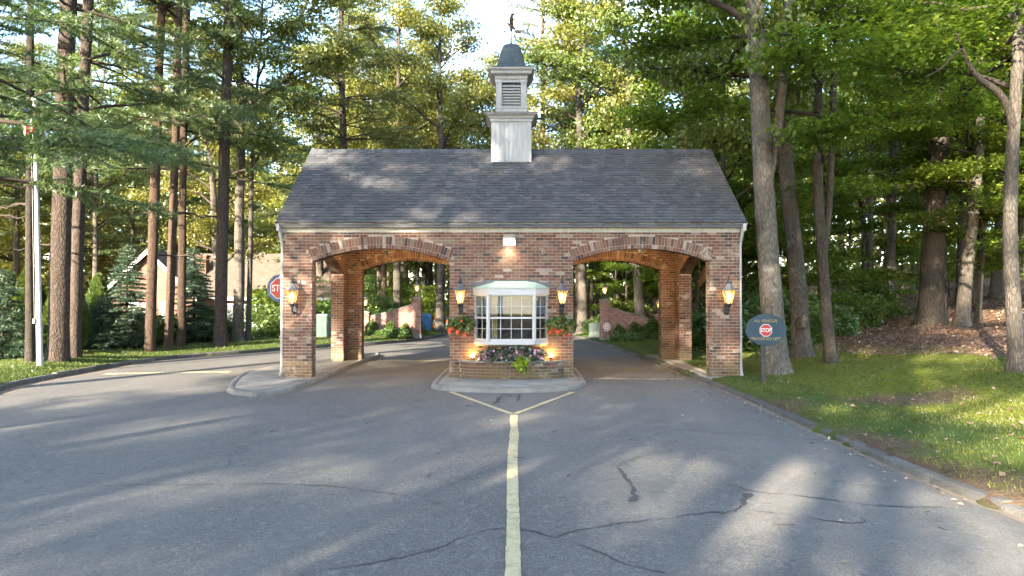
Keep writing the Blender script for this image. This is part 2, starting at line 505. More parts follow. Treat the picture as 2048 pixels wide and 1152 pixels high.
colf = k.mix(st, (.35, .02, .03), (.36, .36, .36))
colf = k.mix(k.math('MULTIPLY', k.math('GREATER_THAN', s2.outputs['Z'], .60), k.math('LESS_THAN', s2.outputs['X'], .5)), colf, (.02, .03, .12))
M['flag'] = k.surf(colf, .85, None, 0, .15)
# house roof, fence
k = NM('house_roof'); g = k.pos()
zz = k.new('SeparateXYZ', Vector=g).outputs['Z']
lines = k.math('FRACT', k.math('MULTIPLY', zz, 6.0))
n = k.noise(g, 2.5, 5, .7)
c = k.ramp(n, [(.3, (.075, .058, .046)), (.7, (.125, .098, .078))])
c = k.mix(k.ramp(lines, [(0.0, .5), (.2, 0)]), c, (.045, .035, .028))
M['house_roof'] = k.surf(c, .9, None, 0, .2)
M['fence_wood'] = simple('fence_wood', (.12, .105, .09), .9, .3, 8)
M['louver'] = simple('louver_grey', (.20, .22, .22), .6, .15, 5)
# ground
k = NM('ground')
at = k.new('Attribute'); at.attribute_name = 'cover'
sp = k.new('SeparateColor', Color=at.outputs['Color'])
p = k.pos()
n1 = k.noise(p, 1.3, 6, .65); n2 = k.noise(p, 22, 4, .75); n3 = k.noise(p, 7, 5, .7)
grass = k.ramp(k.math('ADD', k.math('MULTIPLY', n1, .55), k.math('MULTIPLY', n2, .45)), [(.3, (.028, .045, .010)), (.5, (.058, .088, .018)), (.72, (.115, .135, .035))])
moss = k.ramp(n3, [(.3, (.048, .062, .010)), (.55, (.100, .118, .015)), (.75, (.165, .165, .026))])
vor = k.new('TexVoronoi', Vector=p, Scale=14.0)
lit = k.mix(k.new('SeparateColor', Color=vor.outputs['Color']).outputs[0], (.075, .045, .030), (.25, .165, .115))
lit = k.mix(k.ramp(n2, [(.35, .6), (.55, 0)]), lit, (.035, .023, .015))
dirt = k.ramp(n3, [(.3, (.055, .038, .024)), (.7, (.135, .095, .06))])
def msk(ch, amt=.55):
    return k.ramp(k.math('ADD', sp.outputs[ch], k.math('MULTIPLY', k.math('SUBTRACT', n1, .5), amt)), [(.40, 0), (.58, 1)])
col = k.mix(msk('Blue'), grass, moss)
col = k.mix(msk('Green'), col, dirt)
col = k.mix(msk('Red'), col, lit)
M['ground'] = k.surf(col, .95, k.bump(k.math('ADD', n2, k.math('MULTIPLY', n3, .8)), .8, .05), 0, .1)
# foliage
M['moss_blade'] = leaf_mat('moss_blade', (.052, .060, .009), (.098, .110, .016), (.20, .19, .045), .35, .03)
M['blade'] = leaf_mat('grass_blade', (.045, .070, .012), (.095, .125, .022), (.20, .21, .06), .35, .03)
M['oak'] = leaf_mat('oak_leaf', (0.060, 0.094, 0.019), (0.120, 0.162, 0.031), (0.228, 0.246, 0.050), .48)
M['maple'] = leaf_mat('maple_leaf', (0.047, 0.094, 0.012), (0.104, 0.171, 0.021), (0.236, 0.295, 0.040), .58)
M['dark_leaf'] = leaf_mat('dark_leaf', (0.038, 0.068, 0.022), (0.074, 0.119, 0.034), (0.142, 0.189, 0.054), .42, .07)
M['sun_leaf'] = leaf_mat('sunlit_leaf', (.095, .115, .020), (.165, .185, .034), (.29, .275, .065), .48)  # brighter, yellower leaf copy: sunlight on the crowns painted into the colour
M['needle'] = leaf_mat('pine_needle', (0.051, 0.092, 0.033), (0.100, 0.156, 0.051), (0.179, 0.230, 0.074), .36, .05, (1.1, 1.1, .6))
M['needle_lit'] = leaf_mat('sunlit_needle', (.065, .095, .024), (.115, .145, .034), (.19, .20, .055), .34, .05, (1.15, 1.1, .55))  # warmer copy of the pine needles, with the sunlit look in its colour
M['spruce'] = leaf_mat('spruce_needle', (0.024, 0.050, 0.026), (0.046, 0.082, 0.043), (0.090, 0.132, 0.066), .2, .05, (1.05, 1.1, .7))
M['arbor'] = leaf_mat('arborvitae', (.028, .055, .008), (.060, .100, .014), (.11, .15, .025), .25, .04)
M['shrub'] = leaf_mat('shrub_leaf', (0.038, 0.079, 0.017), (0.078, 0.138, 0.031), (0.156, 0.222, 0.054), .40, .06)
M['lime'] = leaf_mat('lime_leaf', (.13, .22, .010), (.22, .33, .018), (.36, .46, .04), .4, .05)
M['coleus'] = leaf_mat('purple_leaf', (.048, .050, .040), (.095, .105, .080), (.20, .20, .165), .2, .10, (1.1, 1, .9))
M['pinkfl'] = leaf_mat('pink_petal', (.50, .16, .24), (.62, .30, .36), (.75, .52, .55), .3, .03, (1.1, 1, 1))
M['redfl'] = leaf_mat('red_petal', (.45, .020, .012), (.62, .040, .022), (.75, .10, .05), .3, .04, (1.1, 1, 1))
M['litter'] = leaf_mat('dry_leaf', (.075, .044, .027), (.16, .10, .065), (.30, .22, .155), .12, .04, (1.1, 1, .8))
M['roadleaf'] = leaf_mat('road_leaf', (.13, .095, .055), (.24, .19, .13), (.38, .33, .25), .12, .04, (1.1, 1, .8))
M['bark_pine'] = bark_mat('pine_bark', (.026, .020, .017), (.098, .076, .062), lich=.66)
M['bark_red'] = bark_mat('red_pine_bark', (.030, .020, .015), (.110, .075, .053), lich=.70)
M['bark_oak'] = bark_mat('oak_bark', (.036, .031, .026), (.125, .108, .090), (.20, .21, .165), .58, 8)
M['bark_dark'] = bark_mat('dark_bark', (.022, .019, .016), (.080, .067, .054), (.16, .17, .12), .64, 8)
M['bark_pale'] = bark_mat('pale_bark', (.042, .036, .030), (.135, .118, .098), (.19, .185, .155), .56, 7)
M['twig'] = simple('twig', (.040, .030, .024), .9, .3, 8)
# ------------------------------------------------------------------ road edges and terrain
LEFT = smooth_line([(-10, -60), (-10.2, -10), (-10.5, -5), (-11.2, -2.06), (-11.65, -1.06), (-11.78, .04), (-11.85, 1.7), (-11.98, 3.2), (-12.0, 5.3), (-11.5, 7.1), (-10.5, 8.7), (-9.36, 10.2), (-8.2, 12.2), (-6.9, 13.7), (-5.6, 15.2), (-4.5, 18), (-3.75, 22.3), (-3.6, 30), (-4.2, 45), (-10, 62), (-30, 78)])
RIGHT = smooth_line([(5.0, -60), (4.8, -11), (4.62, -9.9), (4.6, -8.5), (4.7, -6.6), (4.76, -2.2), (4.72, .3), (4.68, 1.9), (4.67, 4.9), (4.46, 6.5), (4.37, 9.2), (4.27, 12.3), (4.1, 15.1), (3.75, 20), (3.5, 26), (3.2, 34), (1.5, 50), (-4, 67), (-26, 86)])

def resample(P, step):
    d = np.r_[0, np.cumsum(np.linalg.norm(np.diff(P, axis=0), axis=1))]
    t = np.arange(0, d[-1], step)
    return np.stack([np.interp(t, d, P[:, i]) for i in range(P.shape[1])], 1)

def offset_line(P, off):
    T = np.gradient(P, axis=0); T /= np.linalg.norm(T, axis=1)[:, None]
    return P + off * np.stack([-T[:, 1], T[:, 0]], 1)   # to the left of travel

LD, RD = resample(LEFT, .12), resample(RIGHT, .12)
LK, RK = offset_line(LD, .09), offset_line(RD, -.09)     # middle of the kerb
def x_left(y): return np.interp(y, LD[:, 1], LD[:, 0])
def x_right(y): return np.interp(y, RD[:, 1], RD[:, 0])
def vnoise(x, y, s=1.0, seed=0):
    x = np.asarray(x, float) / s; y = np.asarray(y, float) / s
    return (np.sin(x * 1.7 + 1.3 * np.sin(y * 1.1 + seed) + seed * 2.1) + np.sin(y * 1.9 + 1.5 * np.sin(x * .9 + seed * 1.7)) + .5 * np.sin(x * 3.7 + y * 2.9 + seed)) / 2.5
def sstep(a, b, x):
    t = np.clip((np.asarray(x, float) - a) / (b - a), 0, 1)
    return t * t * (3 - 2 * t)
def near_dist(P, x, y):
    out = np.empty(len(x)); idx = np.empty(len(x), int)
    Q = P[::4]
    for i in range(0, len(x), 2000):
        d = (x[i:i + 2000, None] - Q[None, :, 0]) ** 2 + (y[i:i + 2000, None] - Q[None, :, 1]) ** 2
        j = d.argmin(1); idx[i:i + 2000] = j * 4; out[i:i + 2000] = np.sqrt(d[np.arange(len(j)), j])
    return out, idx

def land(x, y):
    """height of the land outside the road"""
    x = np.atleast_1d(np.asarray(x, float)); y = np.atleast_1d(np.asarray(y, float))
    dl = np.maximum(0, x_left(y) - x); dr = np.maximum(0, x - x_right(y))
    far = sstep(18, 45, y)
    hl = .10 + .17 * sstep(0, 1.3, dl) + .05 * vnoise(x, y, 3.5) * sstep(.5, 2, dl) - 1.0 * sstep(5, 16, dl) * (1 - .4 * far)
    hr = .10 + .05 * sstep(0, 1.0, dr) + .078 * np.maximum(0, dr - 1.2) * (1 - .35 * sstep(12, 40, dr)) + .012 * np.maximum(0, dr - 2) * np.clip((y + 3) / 6, 0, 3) \
        + .07 * vnoise(x, y, 2.6, 3) * sstep(1, 4, dr)
    # the shallow trodden swale beside the stop sign
    hr = hr - .16 * np.exp(-((x - 7.6) / 1.5) ** 2 - ((y + 3.8) / 2.2) ** 2)
    hr = hr * (1 - .45 * np.exp(-((y - 13) / 7) ** 2) * (dr < 6))
    h = np.where(dr > 0, hr, hl)
    return np.where((dl <= 0) & (dr <= 0), .1 + .02 * (y - 60) * (y > 60), h)
def ground_z(x, y): return float(land(x, y)[0])

def axis(lo, hi, fine_lo, fine_hi, st, grow=1.18):
    a = list(np.arange(fine_lo, fine_hi + 1e-6, st))
    s, v = st, fine_hi
    while v < hi: s = min(s * grow, 6.0); v += s; a.append(v)
    s, v = st, fine_lo
    while v > lo: s = min(s * grow, 6.0); v -= s; a.insert(0, v)
    return np.array(a)
gx = axis(-170, 170, -13.5, 9.5, .25); gy = axis(-80, 260, -13.5, 26, .25)
GX, GY = np.meshgrid(gx, gy)
vx, vy = GX.ravel().copy(), GY.ravel().copy()
dL, iL = near_dist(LK, vx, vy); dR, iR = near_dist(RK, vx, vy)
snapL = dL < .155; snapR = dR < .155
vx[snapL], vy[snapL] = LK[iL[snapL], 0], LK[iL[snapL], 1]
vx[snapR], vy[snapR] = RK[iR[snapR], 0], RK[iR[snapR], 1]
inside = (vx > x_left(vy) - .05) & (vx < x_right(vy) + .05)
vz = land(vx, vy)
vz[inside] = -.12
vz[snapL | snapR] = .03
dr = np.maximum(0, vx - x_right(vy)); dl = np.maximum(0, x_left(vy) - vx)
nz = vnoise(vx, vy, 2.3, 5); nz2 = vnoise(vx, vy, .9, 9)
litter = sstep(5.2, 7.8, dr + 1.1 * nz - np.clip((-vy - 0) * .55, -1, 4)) * (vy < 60) + sstep(6, 14, dl + 1.5 * nz) * .75
litter = np.where((vy > 25) & (dr > 0), np.maximum(litter, sstep(4, 9, dr + nz)), litter)
dirt = np.exp(-((vx - 7.6) / 2.2) ** 2 - ((vy + 3.9) / 1.3) ** 2) * .68 + .42 * sstep(1.2, .2, dr + .4 * nz2) * (dr > 0) * (vy < 3) + .5 * sstep(.30, .05, dl) * (dl > 0)
dirt += .35 * sstep(-6, -9, vy) * (dr > 0) * (dr < 4)
mossy = sstep(1.2, 3.0, dr + .6 * nz) * (vy < 14)
cov = np.stack([np.clip(litter, 0, 1), np.clip(dirt, 0, 1), np.clip(mossy, 0, 1), np.ones_like(dirt)], 1).astype(np.float32)
ny, nx = GX.shape
I = np.arange(nx * ny).reshape(ny, nx)
F = np.stack([I[:-1, :-1], I[:-1, 1:], I[1:, 1:], I[1:, :-1]], -1).reshape(-1, 4)
me = np_mesh('ground', np.stack([vx, vy, vz], 1), [F], [M['ground']], smooth=True)
ca = me.color_attributes.new('cover', 'FLOAT_COLOR', 'POINT')
ca.data.foreach_set('color', cov.ravel())
tag(link_mesh('ground', me), 'grass verge and leaf strewn woodland floor', kind='structure')

# road surface
ys = np.concatenate([np.arange(-58, 60, .5), np.arange(60, 84, 1.0)])
rv, rf = [], []
for i, y in enumerate(ys):
    a, b = x_left(y) - .12, x_right(y) + .12
    for j in range(9): rv.append((a + (b - a) * j / 8, y, .0 + .02 * max(0, y - 60)))
J = np.arange(len(ys) * 9).reshape(-1, 9)
rf = np.stack([J[:-1, :-1], J[:-1, 1:], J[1:, 1:], J[1:, :-1]], -1).reshape(-1, 4)
tag(link_mesh('road', np_mesh('road', rv, [rf], [M['asphalt']])), 'grey asphalt driveway', kind='structure')

def ribbon(pts, w, z, name, mat, wob=.0, jag=0.0, step=.06, seed=1, taper=False):
    P = resample(np.asarray(pts, float), step) if len(pts) > 1 else np.asarray(pts)
    r = np.random.default_rng(seed)
    if wob: P = P + r.normal(0, wob * .55, P.shape)
    if wob:
        P = P + np.stack([np.convolve(r.normal(0, wob, len(P) + 8), np.ones(9) / 9, 'valid') * 3, np.convolve(r.normal(0, wob, len(P) + 8), np.ones(9) / 9, 'valid') * 3], 1)
    T = np.gradient(P, axis=0); T /= np.linalg.norm(T, axis=1)[:, None] + 1e-9
    N = np.stack([-T[:, 1], T[:, 0]], 1)
    ww = np.full(len(P), w)
    if taper: ww = w * (.35 + .65 * np.abs(np.sin(np.arange(len(P)) * .21 + seed)) )
    rag = lambda: (np.convolve(r.normal(0, jag, len(P) + 10), np.ones(11) / 11, 'valid') * 3.2 + r.normal(0, jag * .35, len(P))) * (.3 + 1.4 * (np.sin(np.arange(len(P)) * .037 * (1 + r.random()) + r.random() * 6) > -.2))
    a = P + N * (ww / 2 + rag())[:, None]; b = P - N * (ww / 2 + rag())[:, None]
    V = np.concatenate([np.c_[a, np.full(len(P), z)], np.c_[b, np.full(len(P), z)]])
    n = len(P); i = np.arange(n - 1)
    F = np.stack([i + n, i + n + 1, i + 1, i], 1)
    return link_mesh(name, np_mesh(name, V, [F], [mat]))

tag(ribbon([(.03, -24), (.03, -12.0), (.025, -8.5), (.05, -7), (.045, -4.93)], .125, .008, 'centre_line', M['yellow'], jag=.0032, seed=3), 'faded yellow centre line', kind='structure')
tag(ribbon([(-.0, -4.86), (-1.34, -1.97)], .10, .0075, 'lane_line', M['yellow'], jag=.004, seed=4), 'yellow line splitting to the left of the island', kind='structure')
tag(ribbon([(.08, -4.86), (1.38, -1.97)], .10, .0075, 'lane_line', M['yellow'], jag=.004, seed=5), 'yellow line splitting to the right of the island', kind='structure')
tag(ribbon([(-11.2, 1.75), (-7.95, 2.35)], .34, .006, 'stop_line', M['yellow_worn'], jag=.05, seed=6), 'worn stop line across the outer lane', kind='structure')
tag(ribbon([(-4.5, 5.75), (-2.1, 5.75)], .42, .006, 'stop_line', M['yellow_worn'], jag=.04, seed=7), 'worn stop line under the left arch', kind='structure')
tag(ribbon([(2.1, .55), (4.5, .55)], .22, .006, 'stop_line', M['yellow_worn'], jag=.05, seed=8), 'dirty stop line under the right arch', kind='structure')
tag(ribbon(smooth_line([(-9.05, -3.67), (-9.38, -3.2), (-9.46, -2.8), (-9.5, -2.1), (-9.55, -.94)]),   .045, .006, 'edge_line', M['concrete'], jag=.010, seed=9), 'thin curved white line in the outer lane', kind='structure')
CR = [([(-5.44, -9.74), (-4.47, -9.59), (-2.65, -9.48), (-1.73, -9.65), (-.97, -10.02), (-.59, -10.36), (-.28, -10.67), (.05, -10.88)], .022),
      ([(-1.54, -12.0), (-1.21, -11.83), (-.93, -11.73), (-.6, -11.47), (-.35, -11.14), (-.2, -11.01), (-.01, -10.96)], .022),
      ([(-.01, -10.92), (.26, -11.08), (.39, -11.18), (.69, -11.53), (.85, -11.79), (1.15, -12.0)], .03),
      ([(.39, -11.18), (.62, -11.04), (1.05, -10.81), (1.8, -10.55), (2.16, -10.47)], .03),
      ([(2.13, -10.5), (2.57, -9.84)], .085), ([(2.39, -9.51), (2.57, -9.84), (3.01, -9.93), (3.58, -10.33), (4.25, -10.36)], .035),
      ([(2.22, -10.44), (2.71, -10.65), (3.08, -10.85), (3.27, -10.79), (3.25, -10.68)], .035),
      ([(1.3, -8.76), (1.34, -9.23), (1.3, -9.84), (1.21, -10.19)], .055), ([(1.32, -8.4), (1.47, -8.43), (1.75, -8.15)], .025), ([(1.37, -8.51), (1.52, -8.88), (1.68, -8.93)], .014),
      ([(2.22, -6.16), (2.93, -6.45), (3.61, -6.73), (4.45, -7.17)], .025), ([(-.38, -3.63), (-.25, -3.36), (-.25, -2.65), (.14, -2.42)], .05), ([(.13, -3.3), (.21, -2.27)], .06),
      ([(-.92, -10.02), (-.66, -9.55), (-.27, -8.93), (0, -8.51)], .012), ([(-3.38, -9.0), (-3.66, -7.95), (-3.77, -7.13), (-4.07, -5.94)], .014),
      ([(1.3, -3.16), (1.91, -5.08), (2.55, -5.71), (3.21, -6.03)], .014), ([(-5.39, -6.37), (-5.8, -5.23), (-6.39, -4.13)], .014), ([(-.93, -11.73), (-.88, -11.56), (-.61, -11.43)], .012),]
for i, (pts, w) in enumerate(CR):
    w = w * (.62 if w < .04 else .8)
    tag(ribbon(smooth_line(pts, 1), w, .0045 + .0001 * i, 'sealed_crack', M['tar'], wob=.013, jag=w * .22, step=.045, seed=20 + i, taper=w < .03), 'dark sealed crack in the asphalt', kind='structure')

def dust_strip(P, side, w, name, seed, y0, y1):
    P = P[(P[:, 1] > y0) & (P[:, 1] < y1)][::2]
    r = np.random.default_rng(seed)
    k = np.convolve(r.uniform(0, 1, len(P) + 14), np.ones(15) / 15, 'valid')[:len(P)]
    k = np.clip((k - .38) * 4, .05, 1)
    T = np.gradient(P, axis=0); T /= np.linalg.norm(T, axis=1)[:, None]
    N = np.stack([-T[:, 1], T[:, 0]], 1) * side
    a = P - N * .03; b = P + N * (w * (.35 + .9 * k) + r.normal(0, .015, len(P)))[:, None]
    V = np.concatenate([np.c_[a, np.full(len(P), .0035)], np.c_[b, np.full(len(P), .0035)]])
    n = len(P); i = np.arange(n - 1)
    F = np.stack([i, i + 1, i + n + 1, i + n], 1)
    if side < 0: F = F[:, ::-1]
    return tag(link_mesh(name, np_mesh(name, V, [F], [M['dust']])), 'sandy dust lying along the kerb', kind='stuff')
dust_strip(LD, -1, .30, 'road_dust', 1, -14, 16)
dust_strip(RD, 1, .085, 'road_dust', 2, -14, 20)

# kerbs: stones laid end to end
def kerb(P, side, name, label, y0, y1, hgt, seed):
    root = thing(name, (0, 0, 0), label, kind='structure')
    r = random.Random(seed)
    K = P[(P[:, 1] > y0) & (P[:, 1] < y1)]
    T = np.gradient(K, axis=0); T /= np.linalg.norm(T, axis=1)[:, None]
    N = np.stack([-T[:, 1], T[:, 0]], 1) * side     # outwards
    i = 0
    while i < len(K) - 4:
        n = r.choice([7, 8, 9, 10, 11]) if K[i, 1] > -8.6 or side > 0 else r.choice([3, 5, 8])
        j = min(i + n, len(K) - 1)
        jit = r.uniform(-.018, .018); hz = hgt + r.uniform(-.018, .018)
        prof = [(0 + jit, -.08), (.025 + jit, hz * .75), (.06 + jit, hz), (.16 + jit, hz), (.185 + jit, hz - .03), (.185 + jit, -.08)]
        mb = MB(); pts = []; m = len(prof)
        sel = [i, (i + j) // 2, j]
        for q, s in enumerate(sel):
            base = K[s] + (T[s] * (.010 if q == 0 else -.010 if q == 2 else 0))
            for o, z in prof: pts.append((base[0] + N[s, 0] * o, base[1] + N[s, 1] * o, z + .04 * 0))
        fs = []
        for q in range(2):
            for a in range(m - 1): fs.append((q * m + a, q * m + a + 1, (q + 1) * m + a + 1, (q + 1) * m + a))
        fs.append(tuple(range(m))[::-1]); fs.append(tuple(2 * m + a for a in range(m)))
        if side < 0: fs = [f[::-1] for f in fs]
        mb.poly(pts, fs)
        mid = K[(i + j) // 2]
        mb.build('kerb_stone', M['kerb'], root, origin=(mid[0], mid[1], 0))
        i = j
    return root
kerb(LD, 1, 'kerb_left', 'low dark kerb along the left lawn', -12, 44, .12, 1)
kerb(RD, -1, 'kerb_right', 'cracked stone kerb along the right verge', -16, 44, .07, 2)

# concrete islands
def island(name, outline, label, rim=.16, z=.10, it=1):
    P = np.asarray(outline, float)
    Q = np.concatenate([P, P[:1]])
    C = smooth_line(Q, it)[:-1] if it else P
    n = len(C); ctr = C.mean(0)
    T = np.roll(C, -1, 0) - np.roll(C, 1, 0); T /= np.linalg.norm(T, axis=1)[:, None]
    N = np.stack([-T[:, 1], T[:, 0]], 1)   # inwards for ccw
    rings = [(0, -.06), (.012, z * .55), (.03, z - .012), (.05, z), (rim, z), (rim + .008, z - .012), (rim + .02, z)]
    V = []; r = np.random.default_rng(len(name))
    for o, zz in rings:
        rr = r.normal(0, .006, (n, 1)) if zz < z * .9 and o < .04 else 0
        V.append(np.c_[C + N * (o + rr), np.full(n, zz)])
    V = np.concatenate(V)
    i = np.arange(n); F = []
    for q in range(len(rings) - 1):
        F.append(np.stack([q * n + i, q * n + (i + 1) % n, (q + 1) * n + (i + 1) % n, (q + 1) * n + i], 1))
    cap = np.arange((len(rings) - 1) * n, len(rings) * n)[None, :]
    return tag(link_mesh(name, np_mesh(name, V, F + [cap], [M['concrete']])), label, kind='structure')
island('island_left', [(-5.45, -2.68), (-4.95, -2.25), (-4.82, -1.2), (-4.82, 1.5), (-4.80, 5), (-4.62, 8.0), (-5.4, 8.3), (-6.3, 6.2), (-7.0, 4.0), (-7.33, 2.8), (-7.24, 1.5), (-7.05, .5), (-6.6, -1.1), (-6.15, -2.3)], 'rounded concrete island under the left pier')
island('island_middle', [(-1.86, -1.35), (-1.45, -1.85), (-.6, -2.12), (.3, -2.13), (1.15, -1.9), (1.66, -1.2), (1.86, -.4), (1.86, 6.4), (0, 7.0), (-1.86, 6.4), (-1.88, .2)], 'bowed concrete island in front of the booth')
island('island_right', [(4.90, -.14), (5.98, -.14), (5.98, 3.4), (5.98, 6.9), (4.66, 6.9), (4.84, 4.9), (4.87, 1.9)], 'concrete slab under the right piers', it=0, z=.125)

# ------------------------------------------------------------------ gatehouse
GH = thing('gatehouse', (0, 0, .1), 'red brick gatehouse with two arched lanes, grey shingle roof and white cupola', 'gatehouse')
BL, BC, BH, BW = .205, .0776, .0662, .1945      # brick length module, course, brick height, brick length
ZB, ZT = .10, 3.80
ARC_A, ARC_S, ARC_H = 1.7225, 2.995, .331
ARC_R = (ARC_A ** 2 + ARC_H ** 2) / (2 * ARC_H)
ARC_ZC = ARC_S + ARC_H - ARC_R

class Opening:
    def __init__(s, u0, u1, spring, crown, ring=.30):
        s.u0, s.u1, s.c, s.a = u0, u1, (u0 + u1) / 2, (u1 - u0) / 2
        s.sp, s.h = spring, crown - spring
        s.R = (s.a ** 2 + s.h ** 2) / (2 * s.h); s.zc = crown - s.R; s.ring = ring
        s.th = math.asin(s.a / s.R)
    def soffit(s, u): return s.zc + math.sqrt(max(0, s.R ** 2 - (u - s.c) ** 2))
    def half(s, v):
        if v < s.sp: return s.a
        Ro = s.R + s.ring; tip = s.zc + Ro * math.cos(s.th)
        if s.ring == 0:
            q = s.R ** 2 - (v - s.zc) ** 2
            return math.sqrt(q) if q > 0 else 0
        if v < tip: return s.a + (v - s.sp) / (tip - s.sp) * (Ro * math.sin(s.th) - s.a)
        q = Ro ** 2 - (v - s.zc) ** 2
        return math.sqrt(q) if q > 0 else 0

class Rect:
    def __init__(s, u0, u1, z0, z1): s.u0, s.u1, s.z0, s.z1 = u0, u1, z0, z1; s.c, s.a = (u0 + u1) / 2, (u1 - u0) / 2
    def half(s, v): return s.a if s.z0 - .03 < v < s.z1 + .03 else 0

def wall_core(mb, O, U, N, u0, u1, z0, z1, thick, ops):
    """solid wall with openings; O is at the outer face, N outwards"""
    O = Vector(O); U = Vector(U); N = Vector(N)
    cuts = {u0, u1}
    for o in ops:
        m = 24 if isinstance(o, Opening) else 1
        for i in range(m + 1): cuts.add(round(o.u0 + (o.u1 - o.u0) * i / m, 5))
    cuts = sorted(c for c in cuts if u0 - 1e-6 <= c <= u1 + 1e-6)
    P = lambda u, n, v: O + U * u + N * n + Vector((0, 0, v))
    for a, b in zip(cuts[:-1], cuts[1:]):
        m = (a + b) / 2
        segs = [(z0, z0, z1, z1)]
        for o in ops:
            if o.u0 < m < o.u1:
                if isinstance(o, Opening): segs = [(o.soffit(a) if a > o.u0 + 1e-4 else o.sp, o.soffit(b) if b < o.u1 - 1e-4 else o.sp, z1, z1)]
                else: segs = [(z0, z0, o.z0, o.z0), (o.z1, o.z1, z1, z1)]
        for ba, bb, ta, tb in segs:
            mb.hexa([P(a, 0, ba), P(b, 0, bb), P(b, -thick, bb), P(a, -thick, ba), P(a, 0, ta), P(b, 0, tb), P(b, -thick, tb), P(a, -thick, ta)])

def lay_bricks(u0, u1, z0, z1, ops, ext=.0055, phase=0):
    out = []
    k = 0
    while z0 + k * BC + BH < z1 + .02:
        v = z0 + .007 + k * BC
        ivs = [(u0 - ext, u1 + ext)]
        for o in ops:
            h = max(o.half(v + BH * .25), o.half(v + BH * .6))
            if h <= 0: continue
            lo, hi = o.c - h, o.c + h
            e = ext if isinstance(o, Opening) and v < o.sp else -.006
            nv = []
            for a, b in ivs:
                if hi <= a or lo >= b: nv.append((a, b)); continue
                if lo > a: nv.append((a, lo + e))
                if hi < b: nv.append((hi - e, b))
            ivs = nv
        off = ((k + phase) % 2) * BL / 2
        for a, b in ivs:
            s = math.floor((a - off) / BL) * BL + off
            while s < b:
                x0, x1 = max(a, s + .005), min(b, s + .005 + BW)
                if x1 - x0 > .035: out.append((x0, x1, v, v + BH))
                s += BL
        k += 1
    return out

def brick_faces(mb, O, U, N, bricks, rnd, proud=.007):
    for (x0, x1, a, b) in bricks:
        q = proud + rnd.uniform(-.0022, .0022)
        mb.fbox(O, U, N, x0, x1, a, b, -.012, q)

X, Y, Zv = Vector((1, 0, 0)), Vector((0, 1, 0)), Vector((0, 0, 1))
rb = random.Random(5)
FRONT_OPS = [Opening(-4.98, -1.535, ARC_S, ARC_S + ARC_H), Opening(1.54, 4.97, ARC_S, ARC_S + ARC_H), Rect(-.90, .90, .93, 2.46)]
mb = MB(); wall_core(mb, (0, 0, 0), X, -Y, -5.7, 5.7, ZB, ZT, .35, FRONT_OPS)
front_wall = mb.build('front_wall', M['mortar'], GH)
fb = lay_bricks(-5.7, 5.7, ZB, ZT - .06, FRONT_OPS)
full = [q for q in fb if abs((q[1] - q[0]) - BW) < 1e-4]
full.sort(key=lambda q: ((q[0] + q[1]) / 2) ** 2 + ((q[2] + q[3]) / 2 - 2.02) ** 2)
single = full[:300]; ss = set(single)
bm_ = MB(); bm_.box(-BW / 2, BW / 2, -.0075, .012, -BH / 2, BH / 2)
brick0 = bm_.build('brick', M['brick'], None)
BRICK_ME = brick0.data
bpy.data.objects.remove(brick0)
for (x0, x1, a, b) in single:
    link_mesh('brick', BRICK_ME, front_wall, ((x0 + x1) / 2, rb.uniform(-.002, .002), (a + b) / 2 - .1))
mb = MB(); brick_faces(mb, (0, 0, 0), X, -Y, [q for q in fb if q not in ss], rb)
tag(mb.build('brick_courses', M['brick'], front_wall), kind='stuff')
# arch rings
def arch_ring(op, yplane, parent, single_parts, depth=.34):
    n = int(round(2 * op.th * (op.R + .15) / .0776))
    rest = MB()
    for i in range(n):
        t0 = -op.th + 2 * op.th * (i + .06) / n; t1 = -op.th + 2 * op.th * (i + .94) / n
        pr = rb.uniform(-.002, .003)
        def wedge(r0, r1, y0, y1):
            p = []
            for y in (y0, y1):
                p += [(op.c + r0 * math.sin(t0), y, op.zc + r0 * math.cos(t0)), (op.c + r0 * math.sin(t1), y, op.zc + r0 * math.cos(t1)), (op.c + r1 * math.sin(t1), y, op.zc + r1 * math.cos(t1)), (op.c + r1 * math.sin(t0), y, op.zc + r1 * math.cos(t0))]
            return p
        W = wedge(op.R + .097, op.R + .296, yplane - .010 + pr, yplane + .012)
        q = [W[0], W[1], W[5], W[4], W[3], W[2], W[6], W[7]]
        if single_parts:
            m2 = MB(); m2.hexa(q); tm = (t0 + t1) / 2
            m2.build('arch_brick', M['brick'], parent, origin=(op.c + (op.R + .2) * math.sin(tm), yplane, op.zc + (op.R + .2) * math.cos(tm)))
        else: rest.hexa(q)
        W = wedge(op.R - .004, op.R + .087, yplane - .010 + pr, yplane + depth)
        rest.hexa([W[0], W[1], W[5], W[4], W[3], W[2], W[6], W[7]])
    tag(rest.build('arch_soffit_bricks', M['brick'], parent), kind='stuff')
arch_ring(FRONT_OPS[0], 0, front_wall, True)
arch_ring(FRONT_OPS[1], 0, front_wall, True)
# jamb bricks of the front wall
mb = MB()
for xx, n in ((-4.98, X), (-1.535, -X), (1.54, X), (4.97, -X)):
    brick_faces(mb, (xx, 0, 0), Y, n, lay_bricks(.014, .345, ZB, ARC_S - .02, [], 0, 1), rb)
for xx, n in ((-5.7, -X), (5.7, X)):
    brick_faces(mb, (xx, 0, 0), Y, n, lay_bricks(.014, .345, ZB, ZT - .06, [], 0, 1), rb)
tag(mb.build('jamb_bricks', M['brick'], front_wall), kind='stuff')
